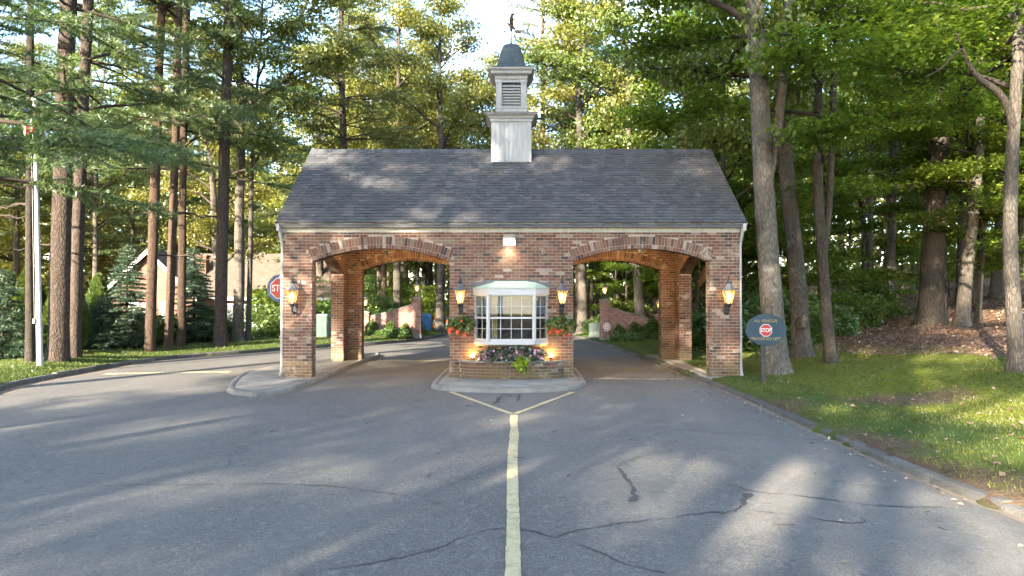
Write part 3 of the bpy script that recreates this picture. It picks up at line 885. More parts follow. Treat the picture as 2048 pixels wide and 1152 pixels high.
# back wall
BACK_OPS = [Opening(-4.87, -1.535, ARC_S, ARC_S + ARC_H), Opening(1.54, 4.87, ARC_S, ARC_S + ARC_H)]
mb = MB(); wall_core(mb, (0, 5.15, 0), X, -Y, -5.7, 5.7, ZB, ZT, .35, BACK_OPS)
back_wall = mb.build('back_wall', M['mortar'], GH)
mb = MB()
brick_faces(mb, (0, 5.15, 0), X, -Y, lay_bricks(-5.32, 5.32, ZB, ZT - .06, BACK_OPS), rb)
brick_faces(mb, (0, 5.50, 0), X, Y, lay_bricks(-5.7, 5.7, ZB, ZT - .06, BACK_OPS), rb)
for xx, n in ((-4.87, X), (-1.535, -X), (1.54, X), (4.87, -X)):
    brick_faces(mb, (xx, 5.15, 0), Y, n, lay_bricks(.014, .345, ZB, ARC_S - .02, [], 0, 1), rb)
tag(mb.build('brick_courses', M['brick'], back_wall), kind='stuff')
for o in BACK_OPS: arch_ring(o, 5.15, back_wall, False)
# side walls with their own arches
for sg in (-1, 1):
    op = Opening(.35, 4.57, 2.86, 3.42, 0)
    xo = 5.7 * sg; xi = 5.32 * sg
    mb = MB(); wall_core(mb, (xo, 0, 0), Y, X * sg, .3503, 5.15, ZB, ZT, .38, [op])
    sw = mb.build('side_wall', M['mortar'], GH)
    mb = MB()
    brick_faces(mb, (xo, 0, 0), Y, X * sg, lay_bricks(.36, 5.5, ZB, ZT - .06, [op]), rb)
    brick_faces(mb, (xi, 0, 0), Y, -X * sg, lay_bricks(.36, 5.14, ZB, ZT - .06, [op]), rb)
    brick_faces(mb, (0, 4.57, 0), X, -Y, lay_bricks(min(xi, xo) + .004, max(xi, xo) - .004, ZB, 2.85, [], .004, 1), rb)
    n = 60
    for i in range(n):
        t0 = -op.th + 2 * op.th * (i + .06) / n; t1 = -op.th + 2 * op.th * (i + .94) / n
        for (a, b) in ((min(xo, xi) - .008, min(xo, xi) + .185), (min(xo, xi) + .197, max(xo, xi) + .008)):
            p = [(x, op.c + r_ * math.sin(t), op.zc + r_ * math.cos(t)) for r_ in (op.R - .005, op.R + .06) for (x, t) in ((a, t0), (b, t0), (b, t1), (a, t1))]
            mb.hexa(p)
    tag(mb.build('brick_courses', M['brick'], sw), kind='stuff')
# booth side walls, booth floor and the ceiling of the passage
for sg in (-1, 1):
    xo = (-1.535, 1.54)[sg > 0]
    mb = MB(); wall_core(mb, (xo, 0, 0), Y, X * sg, .3503, 5.1497, ZB, ZT, .22, [])
    sw = mb.build('booth_wall', M['mortar'], GH)
    mb = MB(); brick_faces(mb, (xo, 0, 0), Y, X * sg, lay_bricks(.36, 5.14, ZB, ZT - .06, []), rb)
    tag(mb.build('brick_courses', M['brick'], sw), kind='stuff')
MB().box(-1.31, 1.315, 2.2, 2.26, .12, 2.70).build('booth_partition', M['room'], GH)
MB().box(-1.31, 1.315, .3505, 2.2, .104, .14).build('booth_floor', M['darkthing'], GH)
mb = MB(); mb.box(-5.69, 5.69, .01, 5.49, 3.803, 3.86); mb.build('ceiling', M['ceil'], GH)
mb = MB(); mb.box(-1.31, 1.315, .3505, 2.2, 2.70, 2.74); mb.build('booth_ceiling', M['ceil'], GH)

# roof
EY, EZ, RY, RZ = -.23, 3.945, 2.75, 6.395
RXL, RXR = -5.83, 5.83
SL = math.hypot(RY - EY, RZ - EZ)
sd = Vector((0, (RY - EY) / SL, (RZ - EZ) / SL)); sn = Vector((0, -sd.z, sd.y))
mb = MB()
th = .09
mb.poly([(RXL + .03, EY + .03, EZ - .02), (RXR - .03, EY + .03, EZ - .02), (RXR - .03, RY, RZ - .015), (RXL + .03, RY, RZ - .015), (RXL + .03, 2 * RY - EY - .03, EZ - .02), (RXR - .03, 2 * RY - EY - .03, EZ - .02),
         (RXL + .03, EY + .03, EZ - .02 - th), (RXR - .03, EY + .03, EZ - .02 - th), (RXR - .03, RY, RZ - .015 - th), (RXL + .03, RY, RZ - .015 - th), (RXL + .03, 2 * RY - EY - .03, EZ - .02 - th), (RXR - .03, 2 * RY - EY - .03, EZ - .02 - th)],
        [(0, 1, 2, 3), (3, 2, 5, 4), (7, 6, 9, 8), (8, 9, 10, 11), (0, 6, 7, 1), (4, 5, 11, 10), (0, 3, 9, 6), (3, 4, 10, 9), (1, 7, 8, 2), (2, 8, 11, 5)])
roof = mb.build('roof', M['lead'], GH)
NR = 28
EXPO = SL / NR
rs = random.Random(9)
cells = []
for k in range(NR):
    x = RXL - rs.uniform(0, .2)
    while x < RXR:
        w = rs.choice([.11, .14, .17, .20, .24])
        cells.append((max(x, RXL), min(x + w, RXR), k, rs.choice([0, 0, .007, .010])))
        x += w
def shingle(mb, x0, x1, k, extra, flip=False):
    if x1 - x0 < .03: return
    s0, s1 = k * EXPO - .006 - (.012 if extra else 0), (k + 1) * EXPO + .02
    g = .002
    t0, t1 = .025 + extra, .004
    def P(x, s, t):
        p = Vector((x, EY, EZ)) + sd * s + sn * t
        if flip: p.y = 2 * RY - p.y
        return p
    p = [P(x0 + g, s0, -.012), P(x1 - g, s0, -.012), P(x1 - g, s1, -.012), P(x0 + g, s1, -.012), P(x0 + g, s0, t0), P(x1 - g, s0, t0), P(x1 - g, s1, t1), P(x0 + g, s1, t1)]
    mb.hexa(p if not flip else [p[i] for i in (1, 0, 3, 2, 5, 4, 7, 6)])
cells.sort(key=lambda c: (c[2], abs(c[0])))
mbr = MB()
for i, c in enumerate(cells):
    if i < 300:
        m2 = MB(); shingle(m2, *c)
        if m2.v:
            q = Vector(((c[0] + c[1]) / 2, EY, EZ)) + sd * (c[2] * EXPO)
            m2.build('shingle', M['shingle'], roof, origin=q)
    else: shingle(mbr, *c)
    shingle(mbr, *c, flip=True)
tag(mbr.build('shingle_courses', M['shingle'], roof), kind='stuff')
mb = MB(); x = RXL
while x < RXR - .05:
    w = .21
    for s in (-1, 1):
        a, b = Vector((0, RY, RZ + .034)), Vector((0, RY + s * .17, RZ - .17 * .822 + .036))
        x1 = min(x + w - .006, RXR)
        mb.poly([(x, a.y, a.z), (x1, a.y, a.z + .008), (x1, b.y, b.z + .008), (x, b.y, b.z), (x, a.y, a.z - .03), (x1, a.y, a.z - .03), (x1, b.y, b.z - .03), (x, b.y, b.z - .03)],
                [(0, 1, 2, 3) if s < 0 else (3, 2, 1, 0), (0, 4, 5, 1), (2, 6, 7, 3), (3, 7, 4, 0), (1, 5, 6, 2)])
    x += w
mb.build('ridge_cap', M['shingle'], roof)
# gable ends, rake boards
for sg in (-1, 1):
    x0, x1 = (5.69 * sg, 5.60 * sg)
    mb = MB(); pts = [(-.05, 3.79), (5.55, 3.79), (2.75, 6.18)]
    mb.poly([(x0, y, z) for y, z in pts] + [(x1, y, z) for y, z in pts], [(0, 1, 2), (5, 4, 3), (0, 3, 4, 1), (1, 4, 5, 2), (2, 5, 3, 0)])
    mb.build('gable', M['trim'], GH)
    mb = MB()
    for s in (-1, 1):
        ya, yb = (EY, RY) if s < 0 else (2 * RY - EY, RY)
        xa, xb = (5.735 * sg, 5.805 * sg)
        p = [(x, y, z) for (y, z) in ((ya, EZ - .20), (yb, RZ - .19)) for x in (xa, xb)] + [(x, y, z) for (y, z) in ((ya, EZ - .035), (yb, RZ - .03)) for x in (xa, xb)]
        mb.hexa([p[0], p[1], p[3], p[2], p[4], p[5], p[7], p[6]])
    mb.build('rake_board', M['trim'], GH)
# frieze, soffit, gutters, downspouts
for s in (0, 1):
    f = (lambda y: y) if s == 0 else (lambda y: 5.5 - y)
    mb = MB()
    for a, b in ((-5.73, -.024), (-.018, 5.73)):
        ya, yb = sorted((f(-.032), f(.02))); mb.box(a, b, ya, yb, 3.722, 3.842)
    ya, yb = sorted((f(-.055), f(.02))); mb.box(-5.735, 5.735, ya, yb, 3.843, 3.875)
    mb.build('frieze_board', M['trim'], GH)
    mb = MB(); ya, yb = sorted((f(-.20), f(.02))); mb.box(-5.735, 5.735, ya, yb, 3.876, 3.890); mb.build('soffit', M['trim'], GH)
    prof = [(-.115, 3.852), (-.155, 3.856), (-.185, 3.885), (-.195, 3.915), (-.225, 3.93), (-.225, 3.946), (-.205, 3.946), (-.195, 3.93), (-.12, 3.93)]
    mb = MB(); n = len(prof); xs = (-5.845, 5.845)
    pts = [(x, f(y) , z) for x in xs for y, z in prof]
    fs = [(i, n + i, n + (i + 1) % n, (i + 1) % n) for i in range(n)] + [tuple(range(n)), tuple(range(2 * n - 1, n - 1, -1))]
    mb.poly(pts, fs if s == 0 else [q[::-1] for q in fs]); mb.build('gutter', M['gutter'], GH)
for sg in (-1, 1):
    mb = MB()
    xo = 5.742 * sg
    mb.tube([(xo, -.15, 3.87), (xo + .012 * sg, -.15, 3.80), (xo + .012 * sg, -.06, 3.64), (xo + .012 * sg, .03, 3.50), (xo, .06, 3.42), (xo, .06, .45), (xo + .005 * sg, .04, .22), (xo + .01 * sg, -.02, .135)], [.042] * 8, 8)
    for z in (1.1, 2.6): mb.box(xo - .052, xo + .052, .0, .12, z, z + .03)
    mb.build('downspout', M['trim'], GH, smooth=False)

# cupola
CX, CY = 0.0, RY
cup = MB()
cup.box(CX - .555, CX + .555, CY - .555, CY + .555, 5.55, 7.18)
cupola = cup.build('cupola', M['cupola'], GH)
for side in range(4):
    U, N = [(X, -Y), (Y, X), (-X, Y), (-Y, -X)][side]
    O = Vector((CX, CY, 0)) + N * .555
    nb = 9; w = 1.134 / nb
    for i in range(nb):
        mb = MB(); mb.fbox(O, U, N, -.567 + i * w + .004, -.567 + (i + 1) * w - .004, 5.56, 7.135, .001, .014)
        mb.build('board', M['cupola'], cupola)
mb = MB()
mb.box(CX - .60, CX + .60, CY - .60, CY + .60, 7.085, 7.15)
mb.lathe([(.600 * 1.414, 7.15), (.63 * 1.414, 7.17), (.655 * 1.414, 7.22), (.71 * 1.414, 7.262), (.735 * 1.414, 7.275), (.735 * 1.414, 7.30)], (CX, CY, 0), 4, 0, math.pi / 4)
mb.build('lower_cornice', M['cupola'], cupola)
MB().lathe([(.752 * 1.414, 7.3005), (.752 * 1.414, 7.318), (.45 * 1.414, 7.37)], (CX, CY, 0), 4, 0, math.pi / 4).build('skirt_flashing', M['lead'], cupola)
mb = MB(); mb.box(CX - .455, CX + .455, CY - .455, CY + .455, 7.352, 7.50); mb.box(CX - .475, CX + .475, CY - .475, CY + .475, 7.50, 7.528); mb.build('plinth', M['cupola'], cupola)
mb = MB()
for sx in (-1, 1):
    for sy in (-1, 1):
        mb.box(*sorted((CX + sx * .275, CX + sx * .432)), *sorted((CY + sy * .275, CY + sy * .432)), 7.529, 8.20)
        mb.box(*sorted((CX + sx * .262, CX + sx * .447)), *sorted((CY + sy * .262, CY + sy * .447)), 8.20, 8.235)
        mb.box(*sorted((CX + sx * .250, CX + sx * .462)), *sorted((CY + sy * .250, CY + sy * .462)), 8.236, 8.32)
mb.build('corner_post', M['cupola'], cupola)
MB().box(CX - .26, CX + .26, CY - .26, CY + .26, 7.53, 8.25).build('louver_back', M['black'], cupola)
for side in range(4):
    U, N = [(X, -Y), (Y, X), (-X, Y), (-Y, -X)][side]
    O = Vector((CX, CY, 0)) + N * .40
    for i in range(8):
        z = 7.545 + i * .083
        a = [O + U * u + N * n + Zv * v for (n, v) in ((0.0, z), (-.085, z + .075)) for u in (-.272, .272)]
        b = [p + Vector((0, 0, .018)) for p in a]
        mb = MB(); mb.hexa([a[0], a[1], a[3], a[2], b[0], b[1], b[3], b[2]])
        mb.build('louver_slat', M['cupola'], cupola)
mb = MB(); mb.box(CX - .425, CX + .425, CY - .425, CY + .425, 8.251, 8.33)
mb.lathe([(.445 * 1.414, 8.33), (.465 * 1.414, 8.36), (.475 * 1.414, 8.42), (.545 * 1.414, 8.455), (.57 * 1.414, 8.47), (.585 * 1.414, 8.53), (.635 * 1.414, 8.575), (.645 * 1.414, 8.60), (.645 * 1.414, 8.625)], (CX, CY, 0), 4, 0, math.pi / 4)
mb.build('upper_cornice', M['cupola'], cupola)
mb = MB()
prof = [(.658, 8.626), (.658, 8.648), (.55, 8.668), (.49, 8.70), (.44, 8.76), (.405, 8.84), (.372, 8.95), (.342, 9.06), (.315, 9.165), (.322, 9.17), (.322, 9.185), (.308, 9.19), (.292, 9.26), (.268, 9.34), (.23, 9.41), (.17, 9.455), (.08, 9.475), (.012, 9.48)]
V = []
for r_, z in prof:
    sq = max(0, min(1, (9.47 - z) / .75)) if r_ < .6 else 1.0
    for i in range(32):
        a = 2 * math.pi * (i + .5) / 32
        c, s = math.cos(a), math.sin(a)
        q = r_ / max(abs(c), abs(s)); rr = q * (.62 + .38 * (sq if r_ > .45 else .55)) + r_ * (.38 - .38 * (sq if r_ > .45 else .55)) if r_ < .6 else q
        V.append((CX + rr * c, CY + rr * s, z))
Fb = [(i * 32 + k_, i * 32 + (k_ + 1) % 32, (i + 1) * 32 + (k_ + 1) % 32, (i + 1) * 32 + k_) for i in range(len(prof) - 1) for k_ in range(32)]
Fb += [tuple(range(31, -1, -1)), tuple((len(prof) - 1) * 32 + k_ for k_ in range(32))]
mb.poly(V, Fb); mb.build('bell_roof', M['bell'], cupola, smooth=False)
# weathervane: rod, balls, arrow and a flying goose
mb = MB()
mb.tube([(CX, CY, 9.46), (CX, CY, 10.02)], .013, 8)
mb.ball((CX, CY, 9.52), .042); mb.ball((CX, CY, 9.93), .042); mb.ball((CX, CY, 9.66), .02); mb.ball((CX, CY, 9.79), .018)
mb.tube([(CX - .20, CY, 9.895), (CX + .12, CY, 9.885)], .008, 6)
mb.lathe([(.0005, -.07), (.028, 0.0), (.001, .01)], (CX - .20, CY, 9.895), 6)
def plate(mb, pts, y, t=.012):
    n = len(pts)
    mb.poly([(x, y - t, z) for x, z in pts] + [(x, y + t, z) for x, z in pts], [tuple(range(n)), tuple(range(2 * n - 1, n - 1, -1))] + [(i, n + i, n + (i + 1) % n, (i + 1) % n) for i in range(n)])
plate(mb, [(.12, 9.86), (.15, 9.835), (.29, 9.815), (.26, 9.865), (.29, 9.915), (.15, 9.915), (.12, 9.895)], CY)
plate(mb, [(CX - .13, 9.70), (CX + .13, 9.70), (CX + .13, 9.706), (CX - .13, 9.706)], CY, .006)
mb.tube([(CX, CY - .13, 9.70), (CX, CY + .13, 9.70)], .006, 6)
mb.build('weathervane', M['vane'], cupola)
mb = MB()
mb.tube([(-.20, CY, 10.165), (-.165, CY, 10.165), (-.12, CY, 10.14), (-.06, CY, 10.075), (0, CY, 10.02), (.06, CY, 9.985), (.11, CY, 9.945), (.115, CY, 9.915)], [.004, .014, .016, .035, .046, .036, .02, .012], 8)
for s in (-1, 1):
    p = [(-.05, CY + s * .03, 10.05), (.045, CY + s * .03, 10.02), (.065, CY + s * .10, 10.16), (.05, CY + s * .16, 10.26), (.12, CY + s * .22, 10.345), (.0, CY + s * .20, 10.325), (-.055, CY + s * .12, 10.22)]
    q = [(x, y + .008, z) for x, y, z in p]; n = 7
    mb.poly(p + q, [tuple(range(n)), tuple(range(2 * n - 1, n - 1, -1))] + [(i, n + i, n + (i + 1) % n, (i + 1) % n) for i in range(n)])
mb.build('goose', M['vane'], cupola)

# bay window
bw = MB()
BX0, BX1, BYF = .93, .565, -.40     # at the wall, at the front, how far it stands out
def bay_ring(grow): return [(-BX0 - grow, .02), (-BX1 - grow * .6, BYF - grow), (BX1 + grow * .6, BYF - grow), (BX0 + grow, .02)]
def bay_slab(mb, g, z0, z1, g2=None):
    a = bay_ring(g); b = bay_ring(g if g2 is None else g2); n = 4
    mb.poly([(x, y, z0) for x, y in a] + [(x, y, z1) for x, y in b], [(3, 2, 1, 0), (4, 5, 6, 7), (0, 1, 5, 4), (1, 2, 6, 5), (2, 3, 7, 6), (3, 0, 4, 7)])
bay_slab(bw, .045, 2.155, 2.315)
bay = bw.build('bay_window', M['vinyl'], GH)
for nm_, a_ in (('sill', (.0, .985, 1.035)), ('sill_nose', (.02, .945, .9848)), ('sill_apron', (-.10, .90, .9447, .018))):
    m_ = MB(); bay_slab(m_, *a_); m_.build(nm_, M['vinyl'], bay)
mb = MB(); a = bay_ring(.06)
top = [(-.62, .02), (-.40, -.03), (.40, -.03), (.62, .02)]
mb.poly([(x, y, 2.316) for x, y in a] + [(x, y, 2.335) for x, y in a] + [(x, y, 2.485) for x, y in top],
        [(3, 2, 1, 0), (0, 1, 5, 4), (1, 2, 6, 5), (2, 3, 7, 6), (4, 5, 9, 8), (5, 6, 10, 9), (6, 7, 11, 10), (8, 9, 10, 11), (3, 0, 4, 8, 11, 7)])
mb.build('copper_roof', M['pale_copper'], bay)
mb = MB()
for s in (-1, 1):
    mb.tube([(s * (BX1 + .036), BYF - .06, 2.345), (s * .40, -.03, 2.49)], .012, 6)
mb.tube([(-.40, -.03, 2.49), (.40, -.03, 2.49)], .012, 6)
mb.build('roof_seam', M['pale_copper'], bay)
mb = MB(); p = [(-.99, 2.33), (.99, 2.33), (.99, 2.47), (.72, 2.49), (.66, 2.535), (-.66, 2.535), (-.72, 2.49), (-.99, 2.47)]
n = 8; mb.poly([(x, -.022, z) for x, z in p] + [(x, -.009, z) for x, z in p], [tuple(range(n)), tuple(range(2 * n - 1, n - 1, -1))] + [(i, n + i, n + (i + 1) % n, (i + 1) % n) for i in range(n)])
mb.build('wall_flashing', M['lead'], bay)
def sash_panel(A, B, ncol, z0=1.036, z1=2.154):
    A = Vector((*A, 0)); B = Vector((*B, 0)); W = (B - A).length; U = (B - A) / W; N = Vector((U.y, -U.x, 0))
    fw = .05; zm = (z0 + z1) / 2
    f = MB()
    f.fbox(A, U, N, 0, fw, z0, z1, -.07, 0.0); f.fbox(A, U, N, W - fw, W, z0, z1, -.07, 0.0)
    f.fbox(A, U, N, fw, W - fw, z0, z0 + .045, -.068, -.002); f.fbox(A, U, N, fw, W - fw, z1 - .03, z1, -.068, -.002)
    f.fbox(A, U, N, fw, W - fw, zm - .022, zm + .022, -.062, -.006)
    fr = f.build('window_frame', M['vinyl'], bay)
    m = MB()
    for i in range(1, ncol):
        u = fw + (W - 2 * fw) * i / ncol
        m.fbox(A, U, N, u - .008, u + .008, z0 + .046, zm - .023, -.052, -.030); m.fbox(A, U, N, u - .008, u + .008, zm + .023, z1 - .031, -.052, -.030)
    for q in (z0 + .045 + (zm - z0 - .067) / 2, zm + .022 + (z1 - zm - .052) / 2):
        m.fbox(A, U, N, fw + .001, W - fw - .001, q - .008, q + .008, -.051, -.031)
    m.build('muntin', M['vinyl'], bay)
    for a, b in ((z0 + .044, zm - .021), (zm + .021, z1 - .029)):
        g = MB(); g.fbox(A, U, N, fw - .004, W - fw + .004, a, b, -.044, -.040); g.build('pane', M['glass'], bay)
ring = bay_ring(0)
for i, nc in ((0, 2), (1, 4), (2, 2)): sash_panel(ring[i], ring[i + 1], nc)
for s in (-1, 1): MB().tube([(s * BX1, BYF + .004, 1.036), (s * BX1, BYF + .004, 2.154)], .045, 8).build('corner_mullion', M['vinyl'], bay)
# booth inside: blinds, desk, chair, curtain
mb = MB()
for i in range(19): mb.box(-.50, .50, -.315, -.300, 1.70 + i * .023, 1.719 + i * .023)
mb.build('blind', M['blind'], GH)
for s in (-1, 1):
    mb = MB()
    for i in range(20):
        c = Vector((s * (BX0 + BX1) / 2 * .93, BYF / 2 + .08, 0)); U = Vector((s * (BX0 - BX1), -BYF, 0)).normalized()
        mb.fbox(c, U, Vector((U.y, -U.x, 0)), -.20, .20, 1.68 + i * .023, 1.699 + i * .023, -.006, .006)
    mb.build('blind', M['blind'], GH)
mb = MB(); mb.box(-.45, .95, .75, 1.35, .84, .88); mb.box(-.42, -.36, .8, 1.3, .145, .84); mb.box(.86, .92, .8, 1.3, .145, .84); mb.box(-.3, .8, 1.28, 1.3, .4, .82)
desk = mb.build('desk', M['desk'], None); desk.location = (0, 0, 0); tag(desk, 'pale desk behind the bay window', 'desk')
mb = MB()
for i in range(9): mb.lathe([(.022, 0), (.020, 1.2)], (-.46 + (i % 3) * .035 + .02 * math.sin(i), .02 + .03 * i, 1.0), 8)
cu = mb.build('curtain', M['curtain'], None); tag(cu, 'tan curtain drawn to the left side inside the bay window', 'curtain')
ch = thing('office_chair', (.35, 1.7, .14), 'dark office chair inside the booth', 'chair')
MB().box(.12, .58, 1.5, 1.95, .56, .63).build('seat', M['darkthing'], ch)
MB().box(.14, .56, 1.92, 1.98, .70, 1.28).build('backrest', M['darkthing'], ch)
mb = MB(); mb.tube([(.35, 1.72, .18), (.35, 1.72, .56)], .03, 8)
for i in range(5): mb.tube([(.35, 1.72, .22), (.35 + .24 * math.cos(i * 1.2566), 1.72 + .24 * math.sin(i * 1.2566), .16)], .018, 6)
mb.build('base', M['darkthing'], ch)
mo = MB(); mo.box(.1, .5, .95, .99, .98, 1.24); mo.box(.24, .36, .97, 1.05, .885, .98); mo.box(.18, .42, .92, 1.08, .881, .89)
tag(mo.build('monitor', M['darkthing'], None), 'dark computer monitor standing on the booth desk', 'monitor')
pp = MB(); pp.box(-.35, -.05, .85, 1.1, .882, .93); pp.box(-.33, -.08, .87, 1.09, .931, .95)
tag(pp.build('paper_stack', M['signwhite'], None), 'white stack of papers on the booth desk', 'papers')
li = bpy.data.lights.new('booth_lamp', 'POINT'); li.energy = .7; li.color = (1, .92, .8); li.shadow_soft_size = .15
bl_root = thing('ceiling_lamp', (0, 1.2, 2.69), 'round ceiling lamp inside the guard booth', 'lamp')
MB().lathe([(.14, 2.695), (.14, 2.66), (.09, 2.63), (.001, 2.62)], (0, 1.2, 0), 14).build('lamp_shade', M['blind'], bl_root)
lo = bpy.data.objects.new('booth_lamp', li); COL.objects.link(lo); lo.parent = bl_root; lo.location = (0, 0, -.2)

# brick planter below the bay window
pl = [( -1.30, -.0), (-1.29, -.10), (-1.18, -.22), (-.95, -.34), (-.6, -.45), (-.2, -.50), (.2, -.50), (.6, -.45), (.95, -.34), (1.18, -.22), (1.29, -.10), (1.30, 0)]
PL = resample(smooth_line(pl, 2), .02)
dP = np.r_[0, np.cumsum(np.linalg.norm(np.diff(PL, axis=0), axis=1))]
mb = MB(); out = [tuple(p) for p in PL[::4]] + [(1.30, -.012), (-1.30, -.012)]
mb.prism([(x * .993, min(-.012, y * .98)) for x, y in out], .105, .468)
planter = mb.build('planter', M['mortar'], GH)
def along(t): return Vector((np.interp(t, dP, PL[:, 0]), np.interp(t, dP, PL[:, 1]), 0))
for k_ in range(5):
    z = .112 + k_ * BC
    s = -(k_ % 2) * BL / 2 + .02
    while s < dP[-1] - .04:
        a, b = max(s, .01), min(s + BW, dP[-1] - .01)
        if b - a > .04:
            A, B = along(a), along(b); U = (B - A).normalized(); N = Vector((U.y, -U.x, 0))
            m2 = MB(); m2.fbox(A, U, N, 0, (B - A).length, z, z + BH, -.04, .008 + rb.uniform(-.003, .003))
            m2.build('brick', M['brick'], planter, origin=tuple((A + B) / 2 + Vector((0, 0, z))))
        s += BL
mb = MB()
n = 26
for i in range(n):
    a, b = dP[-1] * i / n + .005, dP[-1] * (i + 1) / n - .005
    A, B = along(a), along(b); U = (B - A).normalized(); N = Vector((U.y, -U.x, 0))
    mb.fbox(A, U, N, 0, (B - A).length, .502, .545, -.10, .018)
mb.build('coping', M['concrete'], planter)
mb = MB(); mb.prism([(x * .93, min(-.012, y * .80)) for x, y in out], .469, .515); mb.build('soil', M['soil'], planter)
# ------------------------------------------------------------------ vegetation generators
def leaves_np(C, size, rng, upb=.6, aspect=.62, fold=.22, droop=.15):
    n = len(C)
    nr = rng.normal(size=(n, 3)); nr[:, 2] = np.abs(nr[:, 2]) + upb; nr /= np.linalg.norm(nr, axis=1)[:, None]
    d = rng.normal(size=(n, 3)); d -= (d * nr).sum(1)[:, None] * nr; d /= np.linalg.norm(d, axis=1)[:, None] + 1e-9
    s = np.cross(nr, d)
    L = (size * (.65 + .7 * rng.random(n)))[:, None]
    mid = C + d * L * .48
    tip = C + d * L; tip[:, 2] -= droop * L[:, 0]
    V = np.stack([C, mid + s * L * aspect / 2 + nr * fold * L * .5, tip, mid - s * L * aspect / 2 + nr * fold * L * .5], 1).reshape(-1, 3)
    b = np.arange(n)[:, None] * 4
    return V, np.concatenate([b + np.array([[0, 2, 1]]), b + np.array([[0, 3, 2]])], 0)

def lobed_np(C, size, rng, upb=.9):
    """maple leaf: five lobes round a middle"""
    n = len(C)
    nr = rng.normal(size=(n, 3)) * .6; nr[:, 2] = np.abs(nr[:, 2]) + upb; nr /= np.linalg.norm(nr, axis=1)[:, None]
    d = rng.normal(size=(n, 3)); d -= (d * nr).sum(1)[:, None] * nr; d /= np.linalg.norm(d, axis=1)[:, None]
    s = np.cross(nr, d)
    ang = np.radians([180, 125, 95, 62, 38, 18, 0, -18, -38, -62, -95, -125]); rad = np.array([.15, .5, .35, .85, .42, .5, 1, .5, .42, .85, .35, .5])
    L = size * (.7 + .6 * rng.random(n))
    V = [C]
    for a, r_ in zip(ang, rad):
        V.append(C + (d * math.cos(a) + s * math.sin(a)) * (r_ * L * .6)[:, None] - nr * (.10 * r_ * L)[:, None])
    V = np.stack(V, 1).reshape(-1, 3); m = len(ang)
    b = np.arange(n)[:, None] * (m + 1)
    T = np.concatenate([b + np.array([[0, 1 + (i + 1) % m, 1 + i]]) for i in range(m)], 0)
    return V, T

def needles_np(C, D, k, length, width, rng, spread=.55, up=.18):
    n = len(C)
    Cc = np.repeat(C, k, 0); Dd = np.repeat(D, k, 0)
    d = Dd + rng.normal(0, spread, (n * k, 3)); d[:, 2] += up
    d /= np.linalg.norm(d, axis=1)[:, None]
    s = np.cross(d, rng.normal(size=(n * k, 3))); s /= np.linalg.norm(s, axis=1)[:, None] + 1e-9
    L = (length * (.7 + .5 * rng.random(n * k)))[:, None]
    w = width
    V = np.stack([Cc - s * w / 2, Cc + s * w / 2, Cc + d * L], 1).reshape(-1, 3)
    return V, np.arange(n * k * 3).reshape(-1, 3)

class Tri:
    def __init__(s): s.V, s.parts, s.n = [], [], 0
    def add(s, V, F, mi):
        s.V.append(np.asarray(V, float)); s.parts.append((np.asarray(F) + s.n, mi)); s.n += len(V)
    def mesh(s, name, mats, smooth=False):
        byk = {}
        for F, mi in s.parts: byk.setdefault((F.shape[1], mi), []).append(F)
        ks = list(byk)
        return np_mesh(name, np.concatenate(s.V), [np.concatenate(byk[q]) for q in ks], mats, [q[1] for q in ks], smooth)

def trunk_mesh(name, path, rad, bark, seg=12, flare=.5, seed=0):
    P = np.asarray(path, float); P = resample(P, .35)
    r = np.interp(np.linspace(0, 1, len(P)), np.linspace(0, 1, len(rad)), rad)
    h = P[:, 2] - P[0, 2]
    r = r * (1 + flare * np.exp(-np.maximum(h, 0) / .32))
    V, F = tube_np(P, r, seg)
    V = V.reshape(len(P), seg, 3); g = np.random.default_rng(seed)
    a = np.linspace(0, 2 * math.pi, seg, endpoint=False)
    ph = g.random(4) * 6.28
    k_ = 1 + .05 * np.sin(a[None, :] * 3 + ph[0] + h[:, None] * .4) + .035 * np.sin(a[None, :] * 5 + ph[1] - h[:, None] * 1.1) + .10 * np.exp(-h[:, None] / .4) * np.sin(a[None, :] * 5 + ph[2]) + g.normal(0, .012, (len(P), seg))
    V = P[:, None, :] + (V - P[:, None, :]) * k_[:, :, None]
    t = Tri(); t.add(V.reshape(-1, 3), F, 0)
    return t.mesh(name, [bark], True)

def trunk_line(H, wander, g):
    n = max(4, int(H / 2.5))
    z = np.linspace(0, H, n + 1)
    w = np.cumsum(g.normal(0, wander, (n + 1, 2)), 0) * np.linspace(0, 1, n + 1)[:, None]; w -= w[0]
    return smooth_line(np.c_[w, z], 2)

